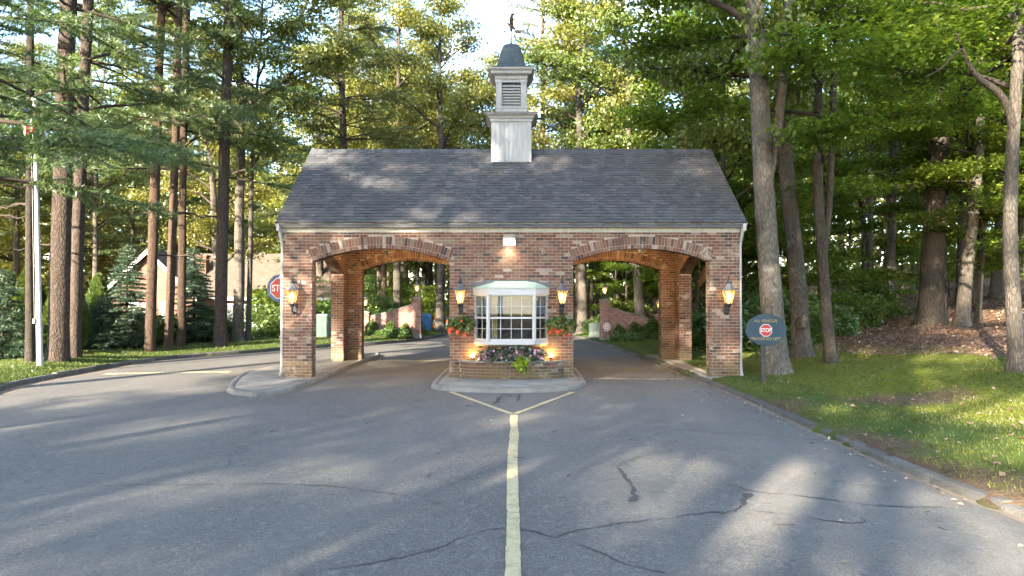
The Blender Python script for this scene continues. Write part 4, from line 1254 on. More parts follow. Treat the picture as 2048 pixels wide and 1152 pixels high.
def pine(seed, H=24, z0=4.5, L0=4.2, r0=.25, gap=.75, nper=3, k=11, tw=.19, sparse=.25):
    g = np.random.default_rng(seed)
    line = trunk_line(H, .07, g)
    tr = trunk_mesh('pine_trunk', line, [r0, r0 * .9, r0 * .8, r0 * .62, r0 * .42, r0 * .16], M['bark_pine'], 14, .22, seed)
    t = Tri()
    z = z0 - 1.8
    C, D = [], []
    while z < H - .4:
        low = z < z0
        f = (z - z0) / (H - z0)
        for _ in range(g.integers(1, 3) if low else nper + (g.random() < .4)):
            az = g.random() * 6.283
            L = (L0 * (1 - .80 * max(0, f) ** 1.3) * g.uniform(.65, 1.15)) if not low else g.uniform(.5, 2.2)
            n = 7; s = np.linspace(0, 1, n)
            rise = g.uniform(-.12, .30) + .35 * max(0, f)
            zz = z + L * (rise * s - .17 * (1 - max(0, f)) * s ** 2 + .05 * s ** 3)
            bend = g.normal(0, .18)
            ax = line_at(line, z)
            path = np.c_[ax[0] + np.cos(az + bend * s) * L * s, ax[1] + np.sin(az + bend * s) * L * s, zz] + np.c_[np.zeros((n, 1)), g.normal(0, .07, (n, 2))] * s[:, None]
            V, F = tube_np(path, np.interp(s, [0, 1], [.020 + .009 * L, .006]), 5)
            t.add(V, F, 1)
            if low: continue
            if f < .22 and g.random() < sparse: st = .72
            else: st = .28
            q = st
            while q < 1.0:
                p = np.array([np.interp(q, s, path[:, i]) for i in range(3)])
                for sd_ in (-1, 1):
                    if g.random() < .12: continue
                    l2 = (.28 + .75 * min(1, (1.15 - q) * 1.5)) * min(1, L / 2.6) * g.uniform(.6, 1.2)
                    a2 = az + bend * q + sd_ * g.uniform(.5, 1.0)
                    dr_ = np.array([math.cos(a2), math.sin(a2), g.uniform(-.30, .34)])
                    m = max(2, int(l2 / .075))
                    ss = np.linspace(.12, 1, m)[:, None]
                    C.append(p + dr_ * l2 * ss + np.c_[np.zeros((m, 2)), -.10 * l2 * ss ** 2]); D.append(np.repeat(dr_[None], m, 0))
                q += tw / L
            C.append(path[-1:]); D.append((path[-1:] - path[-2:-1]) / np.linalg.norm(path[-1] - path[-2]))
        z += gap * g.uniform(.7, 1.3)
    V, F = needles_np(np.concatenate(C), np.concatenate(D), k, .165, .019, g, .7, .12)
    t.add(V, F, 0)
    return tr, t.mesh('pine_crown', [M['needle'], M['twig']])

def line_at(line, z): return np.array([np.interp(z, line[:, 2], line[:, 0]), np.interp(z, line[:, 2], line[:, 1])])

def broadleaf(seed, H=21, z0=6, Rc=5.2, r0=.26, limbs=20, nleaf=26000, size=.15, flat=.5, wander=.16, up=(.25, .75), bark='bark_oak', leaf='oak', upb=.6, stub=3):
    g = np.random.default_rng(seed)
    line = trunk_line(H * .96, wander, g)
    tr = trunk_mesh('trunk', line, [r0, r0 * .86, r0 * .74, r0 * .55, r0 * .32, r0 * .08], M[bark], 14, .38, seed)
    t = Tri(); twigs = []
    for i in range(limbs):
        f = (i + g.random()) / limbs
        z = z0 + (H * .93 - z0) * f
        prof = (.55 + .45 * math.sin(math.pi * min(1, f * 1.25 + .15))) * (1 - .55 * f ** 3)
        L = Rc * prof * g.uniform(.7, 1.15); az = i * 2.4 + g.normal(0, .4)
        e = g.uniform(*up) + .35 * f
        n = 7; s = np.linspace(0, 1, n); ax = line_at(line, z)
        path = np.c_[ax[0] + np.cos(az) * L * s, ax[1] + np.sin(az) * L * s, z + L * (e * s - .14 * s ** 2)]
        path[1:] += np.cumsum(g.normal(0, .055 * L / 2.5, (n - 1, 3)), 0)
        rb_ = r0 * (1 - .85 * f) * .38 + .012
        V, F = tube_np(path, np.interp(s, [0, 1], [rb_, .012]), 6); t.add(V, F, 1)
        for _ in range(max(4, int(L * 2.0))):
            q = g.uniform(.22, 1.0)
            p = np.array([np.interp(q, s, path[:, a]) for a in range(3)])
            a2 = az + g.normal(0, .95); l2 = L * .42 * g.uniform(.4, 1.0) * (1.15 - .5 * q)
            dr_ = np.array([math.cos(a2), math.sin(a2), g.normal(.22, .28) * (1 - .5 * flat)])
            m = 4; ss = np.linspace(0, 1, m)[:, None]
            tp = p + dr_ * l2 * ss; tp[1:] += g.normal(0, .05, (m - 1, 3))
            V, F = tube_np(tp, np.linspace(.016 + .004 * l2, .005, m), 4); t.add(V, F, 1)
            twigs.append((tp[1], .7)); twigs.append((tp[2], 1.0)); twigs.append((tp[3], 1.2))
    P = np.array([q[0] for q in twigs]); W = np.array([q[1] for q in twigs]); W = W * g.uniform(.2, 1.5, len(W)); W /= W.sum()
    idx = g.choice(len(P), nleaf, p=W)
    C = P[idx] + g.normal(0, 1, (nleaf, 3)) * np.array([.42, .42, .30 * (1 - flat) + .05])
    V, F = leaves_np(C, size, g, upb)
    t.add(V, F, 0)
    return tr, t.mesh('crown', [M[leaf], M['twig']])

def bush_mesh(seed, rx, ry, rz, n, size, leaf, shell=.55, lump=.18, upb=.3):
    g = np.random.default_rng(seed)
    d = g.normal(size=(n, 3)); d /= np.linalg.norm(d, axis=1)[:, None]; d[:, 2] = np.abs(d[:, 2]) * 1.0
    k_ = 1 + lump * np.sin(d[:, 0] * 5 + seed) * np.cos(d[:, 1] * 4 + seed * 2) + lump * .7 * np.sin(d[:, 2] * 7 + d[:, 0] * 3)
    rr = (shell + (1 - shell) * g.random(n)) * k_
    C = d * rr[:, None] * np.array([rx, ry, rz]); C[:, 2] += .03
    t = Tri(); V, F = leaves_np(C, size, g, upb); t.add(V, F, 0)
    for i in range(7):
        a = g.random() * 6.28
        V, F = tube_np(np.array([[0, 0, -.05], [rx * .3 * math.cos(a), ry * .3 * math.sin(a), rz * .4], [rx * .6 * math.cos(a), ry * .6 * math.sin(a), rz * .75]]), [.02, .014, .006], 5); t.add(V, F, 1)
    return t.mesh('foliage', [M[leaf], M['twig']])

def spruce_mesh(seed, H, Rb, leaf='spruce', gap=.125, k=9, nl=.095, w=.017):
    g = np.random.default_rng(seed); t = Tri()
    V, F = tube_np(np.c_[np.zeros((6, 2)), np.linspace(-.1, H, 6)], np.linspace(.055 * H / 3, .008, 6), 8); t.add(V, F, 1)
    z = .15; C, D = [], []
    while z < H - .1:
        f = z / H
        for _ in range(7 if f < .8 else 4):
            az = g.random() * 6.283; L = Rb * (1 - f) ** .85 * g.uniform(.7, 1.15) + .08
            n = 5; s = np.linspace(0, 1, n)
            path = np.c_[np.cos(az) * L * s, np.sin(az) * L * s, z + L * (.10 * s - .42 * s ** 2 + .24 * s ** 3)]
            V, F = tube_np(path, np.linspace(.014, .004, n), 4); t.add(V, F, 1)
            q = .15
            while q < 1:
                p = np.array([np.interp(q, s, path[:, a]) for a in range(3)])
                for sd_ in (-1, 0, 1):
                    a2 = az + sd_ * g.uniform(.5, .9); l2 = L * .34 * (1.1 - q) + .06
                    d_ = np.array([math.cos(a2), math.sin(a2), -.15]); m = max(2, int(l2 / .05)); ss = np.linspace(0, 1, m)[:, None]
                    C.append(p + d_ * l2 * ss); D.append(np.repeat(d_[None], m, 0))
                q += .13 / max(L, .15)
        z += gap * g.uniform(.7, 1.3) * (1.2 - .5 * f)
    V, F = needles_np(np.concatenate(C), np.concatenate(D), k, nl, w, g, .7, .1); t.add(V, F, 0)
    return t.mesh('foliage', [M[leaf], M['twig']])

def arbor_mesh(seed, H, Rb, n, leaf='arbor'):
    g = np.random.default_rng(seed); t = Tri()
    f = g.random(n) ** .8; a = g.random(n) * 6.283
    R_ = Rb * np.minimum(1, (1 - f) * 1.9) ** .7 * np.minimum(1, .6 + f * 3) * (.70 + .35 * g.random(n)) * (1 + .12 * np.sin(a * 5 + f * 9 + seed))
    C = np.c_[np.cos(a) * R_, np.sin(a) * R_, f * H]
    D = np.c_[np.cos(a) * .45, np.sin(a) * .45, np.ones(n)]
    V, F = needles_np(C, D, 5, .16, .045, g, .45, .1); t.add(V, F, 0)
    V, F = tube_np(np.c_[np.zeros((4, 2)), np.linspace(-.1, H * .85, 4)], [.07, .05, .03, .01], 6); t.add(V, F, 1)
    return t.mesh('foliage', [M[leaf], M['twig']])

# ------------------------------------------------------------------ prototypes
PINES = [pine(101, 25, 4.3, 4.4, .25), pine(102, 24, 5.6, 3.9, .25, gap=.85), pine(103, 26, 7.6, 3.8, .25, sparse=.1, k=10), pine(104, 25, 5.2, 3.8, .25, gap=1.7, nper=2, sparse=.2)]
OAKS = [broadleaf(201, 21, 6.2, 5.2, .25, 22, 26000, .165, upb=.1), broadleaf(202, 19, 4.8, 4.8, .25, 20, 24000, .155, upb=.1), broadleaf(203, 23, 8.5, 5.0, .25, 20, 22000, .17, wander=.22, upb=.1)]
MAPLES = [broadleaf(301, 15, 3.2, 4.4, .15, 22, 22000, .15, flat=.92, up=(.10, .40), bark='bark_dark', leaf='maple', upb=1.4), broadleaf(302, 12, 2.0, 3.8, .11, 18, 16000, .15, flat=.95, up=(.05, .35), bark='bark_dark', leaf='maple', upb=1.6)]
SAPS = [broadleaf(401, 5.5, .7, 2.3, .045, 14, 6500, .13, flat=.92, wander=.07, up=(.1, .5), bark='bark_dark', leaf='maple', upb=1.4), broadleaf(402, 3.8, .4, 1.9, .035, 12, 5000, .12, flat=.85, wander=.06, up=(.15, .6), bark='bark_dark', leaf='shrub', upb=1.0)]
KIND = {'pineA': PINES[0], 'pineB': PINES[1], 'pineC': PINES[2], 'pineD': PINES[3], 'oakA': OAKS[0], 'oakB': OAKS[1], 'oakC': OAKS[2], 'mapleA': MAPLES[0], 'mapleB': MAPLES[1], 'sapA': SAPS[0], 'sapB': SAPS[1]}
R0 = {'pine': .25, 'oak': .25, 'mapleA': .15, 'mapleB': .11, 'sapA': .045, 'sapB': .035}
def override(o, i, mat):
    o.material_slots[i].link = 'OBJECT'; o.material_slots[i].material = mat
NAMES = {'pine': 'pine_tree', 'oak': 'oak_tree', 'maple': 'maple_tree', 'sap': 'sapling'}
def plant(kind, x, y, label, group=None, r=None, s=1.0, rz=0.0, lean=(0, 0), bark=None, leaf=None, sink=.06, cat=None):
    tr, cr = KIND[kind]
    r0 = R0.get(kind) or R0[kind[:-1]]
    nm = NAMES[kind[:-1]]
    root = thing(nm, (x, y, ground_z(x, y) - sink), label, cat or ('sapling' if nm == 'sapling' else 'tree'), group)
    root.rotation_euler = (R(-lean[1]), R(lean[0]), 0)
    t = link_mesh('trunk', tr, root); k_ = (r / r0) if r else s
    t.scale = (k_, k_, s); t.rotation_euler = (0, 0, rz)
    c = link_mesh('crown', cr, root); c.scale = (s, s, s); c.rotation_euler = (0, 0, rz)
    if bark: override(t, 0, M[bark])
    if leaf: override(c, 0, M[leaf])
    return root
def at(px, d): return (.02 + (px - 1024) / 1365.3 * d, d - 17.06)

# ------------------------------------------------------------------ trees one can tell apart: left side
def P_(kind, px, d, label, **kw):
    x, y = at(px, d); return plant(kind, x, y, label, **kw)
P_('pineD', 62, 19.2, 'slim dark pine just left of the flagpole', r=.115, s=.9, rz=1.0, lean=(-.9, 0), bark='bark_dark')
P_('pineD', 117, 19.8, 'thickest pine trunk on the left, right behind the flagpole', r=.275, rz=2.2, lean=(1.0, 0))
P_('pineC', 148, 20.8, 'leaning pine to the right of the thickest left pine', r=.185, rz=4.0, lean=(1.9, 0))
P_('pineD', 300, 23.9, 'straight reddish pine trunk in front of the brick gable', r=.175, rz=.4, lean=(1.2, 0), bark='bark_red')
P_('pineD', 338, 24.8, 'slender pine trunk at the right edge of the brick gable', r=.155, rz=5.2, lean=(1.3, 0), bark='bark_red')
P_('pineC', 363, 25.6, 'slender pine trunk in front of the house chimney', r=.15, rz=3.1, lean=(.2, 0), bark='bark_red')
P_('pineD', 441, 26.4, 'grey pine trunk on the lawn before the sunlit house roof', r=.235, rz=1.9, lean=(.9, 0))
P_('oakC', 477, 29.5, 'pale barked oak between the grey pine and the round stop sign', r=.235, rz=.7, lean=(.8, 0), bark='bark_pale', leaf='sun_leaf')
P_('oakC', 497, 29.9, 'thin pale trunk close beside the pale oak', r=.12, s=.8, rz=2.9, lean=(1.5, 0), bark='bark_pale')
P_('pineA', 690, 36, 'tall pine rising behind the left half of the gatehouse roof', r=.24, rz=1.2, lean=(-.8, 0), s=1.0, bark='bark_pine', leaf='needle_lit')
P_('oakB', 452, 36, 'leaning oak showing above the brick house roof', r=.25, rz=.2, lean=(-6, 0), leaf='sun_leaf', s=.85)
P_('pineA', -95, 14.8, 'pine with low hanging boughs at the left edge of the picture', r=.24, rz=2.6)
P_('pineD', -20, 25.5, 'pine whose boughs reach in at the upper left corner', r=.24, rz=4.4, s=1.05)
# seen through and above the arches
P_('oakC', 1281, 38.5, 'stout grey trunk behind the right wing wall', r=.30, rz=1.7, lean=(-2.0, 0), bark='bark_pale')
P_('oakA', 806, 52, 'stout grey trunk seen through the left arch above the wing wall', r=.38, rz=.8, bark='bark_pale')
P_('pineC', 792, 50, 'narrow trunk close left of the stout trunk in the left arch', r=.18, rz=2.8)
P_('oakB', 768, 47, 'sunlit trunk above the low end of the left wing wall', r=.22, rz=3.8, bark='bark_red', leaf='sun_leaf')
P_('oakA', 877, 56, 'sunlit trunk behind the traffic cones', r=.33, rz=5.0, lean=(1.2, 0), bark='bark_pine')
P_('oakC', 851, 60, 'trunk just behind the taller left gate pillar', r=.26, rz=1.0, bark='bark_oak')
P_('pineC', 1160, 44, 'dark trunk at the left side of the right arch', r=.26, rz=1.4, bark='bark_dark', lean=(-1.6, 0))
P_('pineC', 1183, 50, 'second dark trunk beside the pale utility box', r=.20, rz=.4, bark='bark_dark', lean=(-1, 0))
P_('oakC', 1197, 54, 'third dark trunk left of the right gate pillar', r=.17, rz=2.4, bark='bark_dark', lean=(-1, 0))
# above the roof
P_('oakA', 880, 41, 'sunlit oak rising left of the cupola', r=.28, rz=.9, leaf='sun_leaf', bark='bark_oak', s=1.02)
P_('oakA', 795, 46, 'tall yellow green oak filling the sky between the left pine and the cupola', r=.28, rz=4.2, leaf='sun_leaf', s=1.22)
P_('oakC', 720, 55, 'tall oak far behind the left pine above the roof', r=.28, rz=1.2, leaf='oak', s=1.25)
P_('oakA', 1010, 58, 'tall oak far behind the cupola', r=.28, rz=2.2, leaf='sun_leaf', s=1.15)
P_('oakB', 930, 62, 'sunlit oak far behind the gap left of the cupola', r=.28, rz=.2, leaf='sun_leaf', s=1.2)
P_('oakB', 640, 48, 'broad oak far behind the left end of the roof', r=.26, rz=2.0, leaf='sun_leaf', s=1.1)
P_('pineA', 1085, 44, 'sunlit pine right behind the cupola', r=.24, rz=3.9, leaf='needle_lit', s=1.1)
P_('oakA', 1165, 40, 'sunlit oak to the right of the cupola', r=.30, rz=3.1, leaf='sun_leaf', s=1.1)
P_('oakB', 1232, 44, 'dark leaved oak hanging over the right half of the roof', r=.22, rz=.6, leaf='dark_leaf', s=1.0)
P_('mapleA', 1345, 31, 'green maple overhanging the right end of the ridge', r=.17, rz=1.1, s=1.12)
P_('mapleA', 1440, 27, 'dense maple close behind the right gable', r=.15, rz=2.7, s=1.05)
P_('mapleB', 1398, 35, 'low maple seen through the right side opening', r=.12, rz=.3)

# right side: trees with trunks of their own shape
def own_tree(name, path, rad, bark, label, crowns=(), limbs=(), seed=0, flare=.5):
    base = Vector(path[0])
    root = thing(name, (base.x, base.y, ground_z(base.x, base.y) - .06), label, 'tree')
    P = np.asarray(path, float) - np.array(base)
    link_mesh('trunk', trunk_mesh('trunk', smooth_line(P, 2), rad, M[bark], 16, flare, seed), root)
    for lp, lr in limbs:
        Q = np.asarray(lp, float) - np.array(base)
        V, F = tube_np(resample(smooth_line(Q, 2), .2), np.interp(np.linspace(0, 1, len(resample(smooth_line(Q, 2), .2))), np.linspace(0, 1, len(lr)), lr), 10)
        t = Tri(); t.add(V, F, 0)
        link_mesh('limb', t.mesh('limb', [M[bark if seed < 9 else 'bark_dark']], True), root)
    for kind, off, s, rz, leaf in crowns:
        c = link_mesh('crown', KIND[kind][1], root, off); c.scale = (s, s, s); c.rotation_euler = (0, 0, rz)
        if leaf: override(c, 0, M[leaf])
    return root
x, y = at(1553, 17.2)
own_tree('oak_tree', [(x, y, 0), (x - .12, y, 2.0), (x - .26, y, 4.2), (x - .36, y + .05, 6.5), (x - .46, y + .1, 9.5), (x - .5, y + .2, 14), (x - .3, y, 20)], [.29, .255, .235, .22, .20, .14, .04], 'bark_pale',
         'big pale trunk right behind the oval stop sign', [('oakC', (-.4, .1, -.3), 1.0, .5, 'maple')], [([(x - .26, y, 4.6), (x - .05, y + .05, 5.4), (x + .18, y + .1, 6.8), (x + .42, y + .1, 10), (x + .7, y, 15)], [.11, .12, .11, .10, .04])], 1, .38)
x, y = at(1602, 20.5)
own_tree('oak_tree', [(x, y, 0), (x - .1, y, 2.5), (x - .35, y, 5), (x - .55, y, 8), (x - .7, y, 13), (x - .6, y, 19)], [.26, .23, .215, .20, .15, .05], 'bark_oak',
         'rough dark trunk right behind the big pale trunk', [('oakA', (-.5, 0, 0), 1.0, 2.2, None)], [([(x - .2, y - .25, .95), (x - .05, y - .34, 1.15), (x + .02, y - .30, 1.45)], [.12, .2, .1])], 2)
x, y = at(1660, 18.3)
own_tree('maple_tree', [(x, y, 0), (x - .12, y, 1.6), (x - .22, y, 3.1), (x - .30, y, 4.6), (x - .28, y, 7), (x - .22, y, 11), (x, y, 14)], [.15, .135, .125, .11, .10, .08, .02], 'bark_dark',
         'thin dark maple with twin stems on the mossy slope', [('mapleB', (-.2, 0, 2.6), 1.1, 1.4, None)], [([(x - .18, y, 2.7), (x + .02, y + .1, 3.9), (x + .12, y + .1, 5.6), (x + .16, y, 8), (x + .5, y, 12)], [.08, .085, .08, .07, .02])], 3)
x, y = at(1778, 30)
own_tree('beech_tree', [(x, y, 0), (x + .1, y, 3), (x + .2, y, 6), (x + .45, y, 10), (x + .6, y, 16)], [.19, .17, .15, .12, .03], 'bark_pale', 'slim pale straight trunk halfway up the leafy bank', [('mapleA', (.2, 0, 2), 1.0, .3, None)], (), 4)
x, y = at(1862, 25.5)
own_tree('oak_tree', [(x, y, 0), (x + .05, y, 2), (x + .18, y, 4), (x + .35, y, 7), (x + .5, y, 12), (x + .5, y, 20)], [.42, .37, .35, .32, .24, .05], 'bark_dark', 'thickest furrowed trunk on the right bank', [('oakC', (.4, 0, 0), 1.05, 4.2, None)], (), 5, .6)
x, y = at(1923, 24)
own_tree('beech_tree', [(x, y, 0), (x + .10, y, 1.2), (x + .35, y, 3.2), (x + .55, y, 4.6), (x + .75, y, 7), (x + .9, y, 12)], [.22, .19, .17, .15, .12, .03], 'bark_pale', 'pale trunk leaning right beside the thickest furrowed trunk', [('mapleA', (.6, 0, 1), .95, 5.0, None)], (), 6)
x, y = at(1952, 25)
own_tree('maple_tree', [(x, y, 0), (x + .15, y, 1.8), (x + .28, y, 3.6), (x + .3, y, 6), (x + .2, y, 10)], [.14, .12, .11, .09, .02], 'bark_dark', 'dark thin trunk close behind the leaning pale trunk', [('mapleB', (.2, 0, 1.5), .9, 2.0, None)], (), 7)
x, y = at(1990, 33)
own_tree('oak_tree', [(x, y, 0), (x + .2, y, 3), (x + .6, y, 7), (x + .8, y, 14)], [.24, .2, .17, .04], 'bark_dark', 'dark leaning trunk deep in the wood near the right edge', [('oakB', (.3, 0, 1), .95, 1.0, 'maple')], (), 8)
x, y = at(2036, 14.4)
rt = own_tree('maple_tree', [(x, y, 0), (x - .10, y, 1.4), (x - .17, y, 2.8), (x - .10, y, 4.4), (x + .02, y, 6.2), (x + .2, y, 9), (x + .3, y, 13)], [.16, .135, .12, .11, .10, .08, .02], 'bark_oak', 'pale trunk at the right edge with a crooked limb reaching left', [('mapleA', (.4, .6, 3.0), .9, 3.3, None)],
         [([(x - .05, y, 4.9), (x - .12, y - .05, 5.5), (x - .5, y - .2, 5.95), (x - 1.0, y - .3, 6.15), (x - 1.35, y - .4, 6.6), (x - 1.45, y - .45, 6.9), (x - 1.75, y - .5, 7.3)], [.085, .085, .075, .065, .05, .04, .02]),
          ([(x - 1.38, y - .42, 6.75), (x - 1.7, y - .6, 6.55), (x - 2.1, y - .8, 6.15), (x - 2.6, y - .9, 5.95)], [.03, .028, .022, .008])], 9)
g = np.random.default_rng(77)
C = []
for cx, cy_, cz, n in ((-1.7, -.5, 7.2, 130), (-2.2, -.7, 7.0, 130), (-2.7, -.8, 6.75, 120), (-1.3, -.7, 7.3, 90), (-3.1, -.7, 7.1, 110), (-3.5, -.6, 6.8, 80), (-2.4, -.4, 7.6, 150), (-.9, -.8, 7.6, 90), (-3.3, -1.0, 7.6, 110), (-.3, -.6, 7.2, 70)):
    C.append(np.array([cx, cy_, cz]) + g.normal(0, 1, (n, 3)) * np.array([.38, .38, .12]))
V, F = lobed_np(np.concatenate(C), .17, g)
t = Tri(); t.add(V, F, 0)
link_mesh('leafy_bough', t.mesh('leafy_bough', [M['maple']]), rt)

# ------------------------------------------------------------------ woods behind: scattered one by one
wr = random.Random(42)
placed = []
def clear(x, y, dmin):
    if y > -20 and (x_left(y) - 1.3) < x < (x_right(y) + 1.6) and y < 80: return False
    if -29.5 < x < -12.5 and 25 < y < 37: return False
    if -8.5 < x < 8.8 and -3 < y < 21.5: return False
    return all((x - a) ** 2 + (y - b) ** 2 > dmin * dmin for a, b in placed)
def wood(n, xr, yr, kinds, label, group, dmin, s=(.85, 1.15), leafs=(None,), barks=(None,), r=(.14, .3), lean=2.0, cond=None):
    c = 0; tries = 0
    while c < n and tries < n * 60:
        tries += 1
        x, y = wr.uniform(*xr), wr.uniform(*yr)
        if not clear(x, y, dmin): continue
        if cond and not cond(x, y): continue
        d = y + 17.06
        if y > 0 and abs(x) > .80 * d + 9: continue
        placed.append((x, y)); c += 1
        kd = wr.choice(kinds)
        plant(kd, x, y, label, group, r=None if kd.startswith('sap') else wr.uniform(*r), s=wr.uniform(*s), rz=wr.uniform(0, 6.28), lean=(wr.uniform(-lean, lean), wr.uniform(-lean, lean)), bark=wr.choice(barks), leaf=wr.choice(leafs))
    return c
wood(22, (-62, -14), (38, 78), ['pineC', 'pineC', 'pineB', 'oakC'], 'tall slender tree in the sunlit wood beyond the brick house', 'trees beyond the brick house', 3.2, leafs=('needle_lit', None), barks=('bark_pine', 'bark_red', 'bark_pale'), r=(.14, .26), cond=lambda x, y: True)
wood(22, (-60, -13), (38, 74), ['mapleA', 'oakB', 'mapleA'], 'bright leafy tree in the sunlit wood beyond the brick house', 'leafy trees beyond the brick house', 2.6, s=(.8, 1.1), leafs=('sun_leaf', 'sun_leaf', 'oak'), barks=('bark_pine', 'bark_pale'), r=(.1, .2))
wood(10, (-52, -27), (8, 36), ['pineC', 'pineB', 'oakC'], 'tall tree left of the brick house', 'trees left of the brick house', 3.6, barks=('bark_pine', 'bark_pale'), r=(.15, .27), cond=lambda x, y: not -46 < x - .6 * y < -32)
wood(16, (-14, 2), (38, 82), ['oakA', 'oakC', 'pineC', 'oakB'], 'tall tree far down the drive beyond the left arch', 'trees beyond the left arch', 2.8, leafs=('sun_leaf', None), barks=('bark_pine', 'bark_pale', 'bark_oak'), r=(.16, .32), cond=lambda x, y: x < x_left(y) - 2 or y > 80)
wood(18, (6, 30), (26, 80), ['oakA', 'oakC', 'pineC', 'mapleA'], 'tall tree in the wood beyond the right arch', 'trees beyond the right arch', 3.0, leafs=('sun_leaf', 'maple'), barks=('bark_dark', 'bark_oak', 'bark_pale'), r=(.15, .3))
wood(22, (15, 62), (8, 62), ['oakA', 'oakC', 'oakC', 'mapleA', 'pineC'], 'tall tree deep in the wood on the right bank', 'trees deep in the right wood', 3.2, leafs=('sun_leaf', 'maple'), barks=('bark_dark', 'bark_oak', 'bark_pale'), r=(.13, .28), lean=3.5)
wood(11, (9, 30), (3, 30), ['mapleB', 'mapleA'], 'layered green maple growing under the tall trees on the right', 'understorey maples', 2.6, r=(.05, .09), s=(.7, 1.0))
wood(26, (9, 40), (6, 42), ['sapA', 'sapB'], 'leafy sapling on the right bank', 'saplings on the right bank', 1.5, s=(.7, 1.25), leafs=(None, 'maple', 'sun_leaf'), cond=lambda x, y: x - 5 > 6.5 + .0 * y or y > 14)
wood(22, (-46, -13.2), (12, 44), ['sapA', 'sapB'], 'leafy sapling growing round the brick house', 'saplings round the brick house', 1.7, s=(.6, 1.0), leafs=('shrub', 'maple', 'sun_leaf'), cond=lambda x, y: y > 37 or x < -30)
wood(14, (-13, 0), (21, 60), ['sapA', 'sapB'], 'leafy sapling beyond the left wing wall', 'saplings beyond the left wing wall', 1.5, s=(.5, .9), leafs=('shrub', 'maple'), cond=lambda x, y: x < x_left(y) - 1.5)
wood(12, (5, 16), (20, 50), ['sapA', 'mapleB'], 'leafy young tree beyond the right wing wall', 'young trees beyond the right wing wall', 1.7, s=(.6, 1.0), r=(.05, .09), leafs=('maple', None), cond=lambda x, y: x > x_right(y) + 2)
wood(13, (10, 38), (7, 44), ['oakC'], 'slender dark trunk in the wood on the right bank', 'slender trunks on the right bank', 2.0, r=(.055, .10), s=(.7, .9), barks=('bark_dark', 'bark_oak'), lean=4.0)
# tell members of a group apart by their place, counted from the left of the picture
ORD = 'leftmost second third fourth fifth sixth seventh eighth ninth tenth eleventh twelfth thirteenth fourteenth fifteenth sixteenth seventeenth eighteenth nineteenth twentieth'.split() + ['twenty-first', 'twenty-second', 'twenty-third', 'twenty-fourth', 'twenty-fifth', 'twenty-sixth']
groups = {}
for o in COL.objects:
    if o.parent is None and o.get('group') and o.name.split('.')[0] in ('pine_tree', 'oak_tree', 'maple_tree', 'sapling'): groups.setdefault((o['group'], o['label']), []).append(o)
for (gn, lab), os_ in groups.items():
    os_.sort(key=lambda o: (o.location.x - CAM.x) / (o.location.y - CAM.y))
    for i, o in enumerate(os_):
        o['label'] = lab + (', the leftmost of them' if i == 0 else ', the rightmost of them' if i == len(os_) - 1 else ', %s from the left' % ORD[min(i, len(ORD) - 1)])
# trees on the near side of the drive: outside the picture, they throw the shade on the road and the gatehouse
SHADE = [('oakC', -20, -26, 1.0), ('oakC', -11.5, -28, 1.05), ('pineC', -9.2, -25, 1.0), ('pineC', -20.5, -37, 1.3), ('pineA', -25.5, -37, 1.2),
         ('oakC', -4, -43, 1.15), ('pineA', -5, -37, 1.1), ('oakC', -1, -44, 1.1), ('pineB', -21, -48, 1.2), ('oakA', -14, -52, 1.2), ('oakB', -28, -46, 1.2), ('oakC', -15.2, -22.8, 1.2), ('oakC', -18, -30, 1.25), ('pineC', -15.5, -27.5, 1.1), ('mapleB', -11.5, -30, 1.0), ('oakC', -11.5, -36, 1.15), ('pineD', -11.5, -33, 1.0), ('pineD', -13.5, -38, 1.1)]
for i, (kd, x, y, sc_) in enumerate(SHADE):
    plant(kd, x, y, 'tall tree on the near side of the drive, behind the viewpoint', 'trees behind the viewpoint', r=.22, s=sc_, rz=i * 1.3)

# far wood closing the view: one mass nobody could count
g = np.random.default_rng(9); t = Tri()
n = 120000
ang = g.uniform(-.82, .82, n); dist = g.uniform(82, 135, n)
X_ = np.sin(ang) * dist * 1.05; Y_ = np.cos(ang) * dist - 17
top = 21 + 4 * np.sin(ang * 23) + 3 * np.sin(ang * 51 + 1) + 2.5 * np.sin(ang * 97 + dist * .2) + 5 * (ang > .1)
Z_ = top * (1 - (g.random(n)) ** 1.15) + g.normal(0, .6, n)
lump = .5 + .5 * np.sin(X_ * .55 + 2 * np.sin(Z_ * .4)) * np.sin(Z_ * .7 + Y_ * .3)
ok = g.random(n) < .35 + .65 * lump
V, F = leaves_np(np.c_[X_, Y_, np.maximum(Z_, .2)][ok], .85, g, .1); t.add(V, F, 0)
tag(link_mesh('far_wood', t.mesh('far_wood', [M['sun_leaf']])), 'far wood closing the view behind the trees', 'wood', kind='stuff')
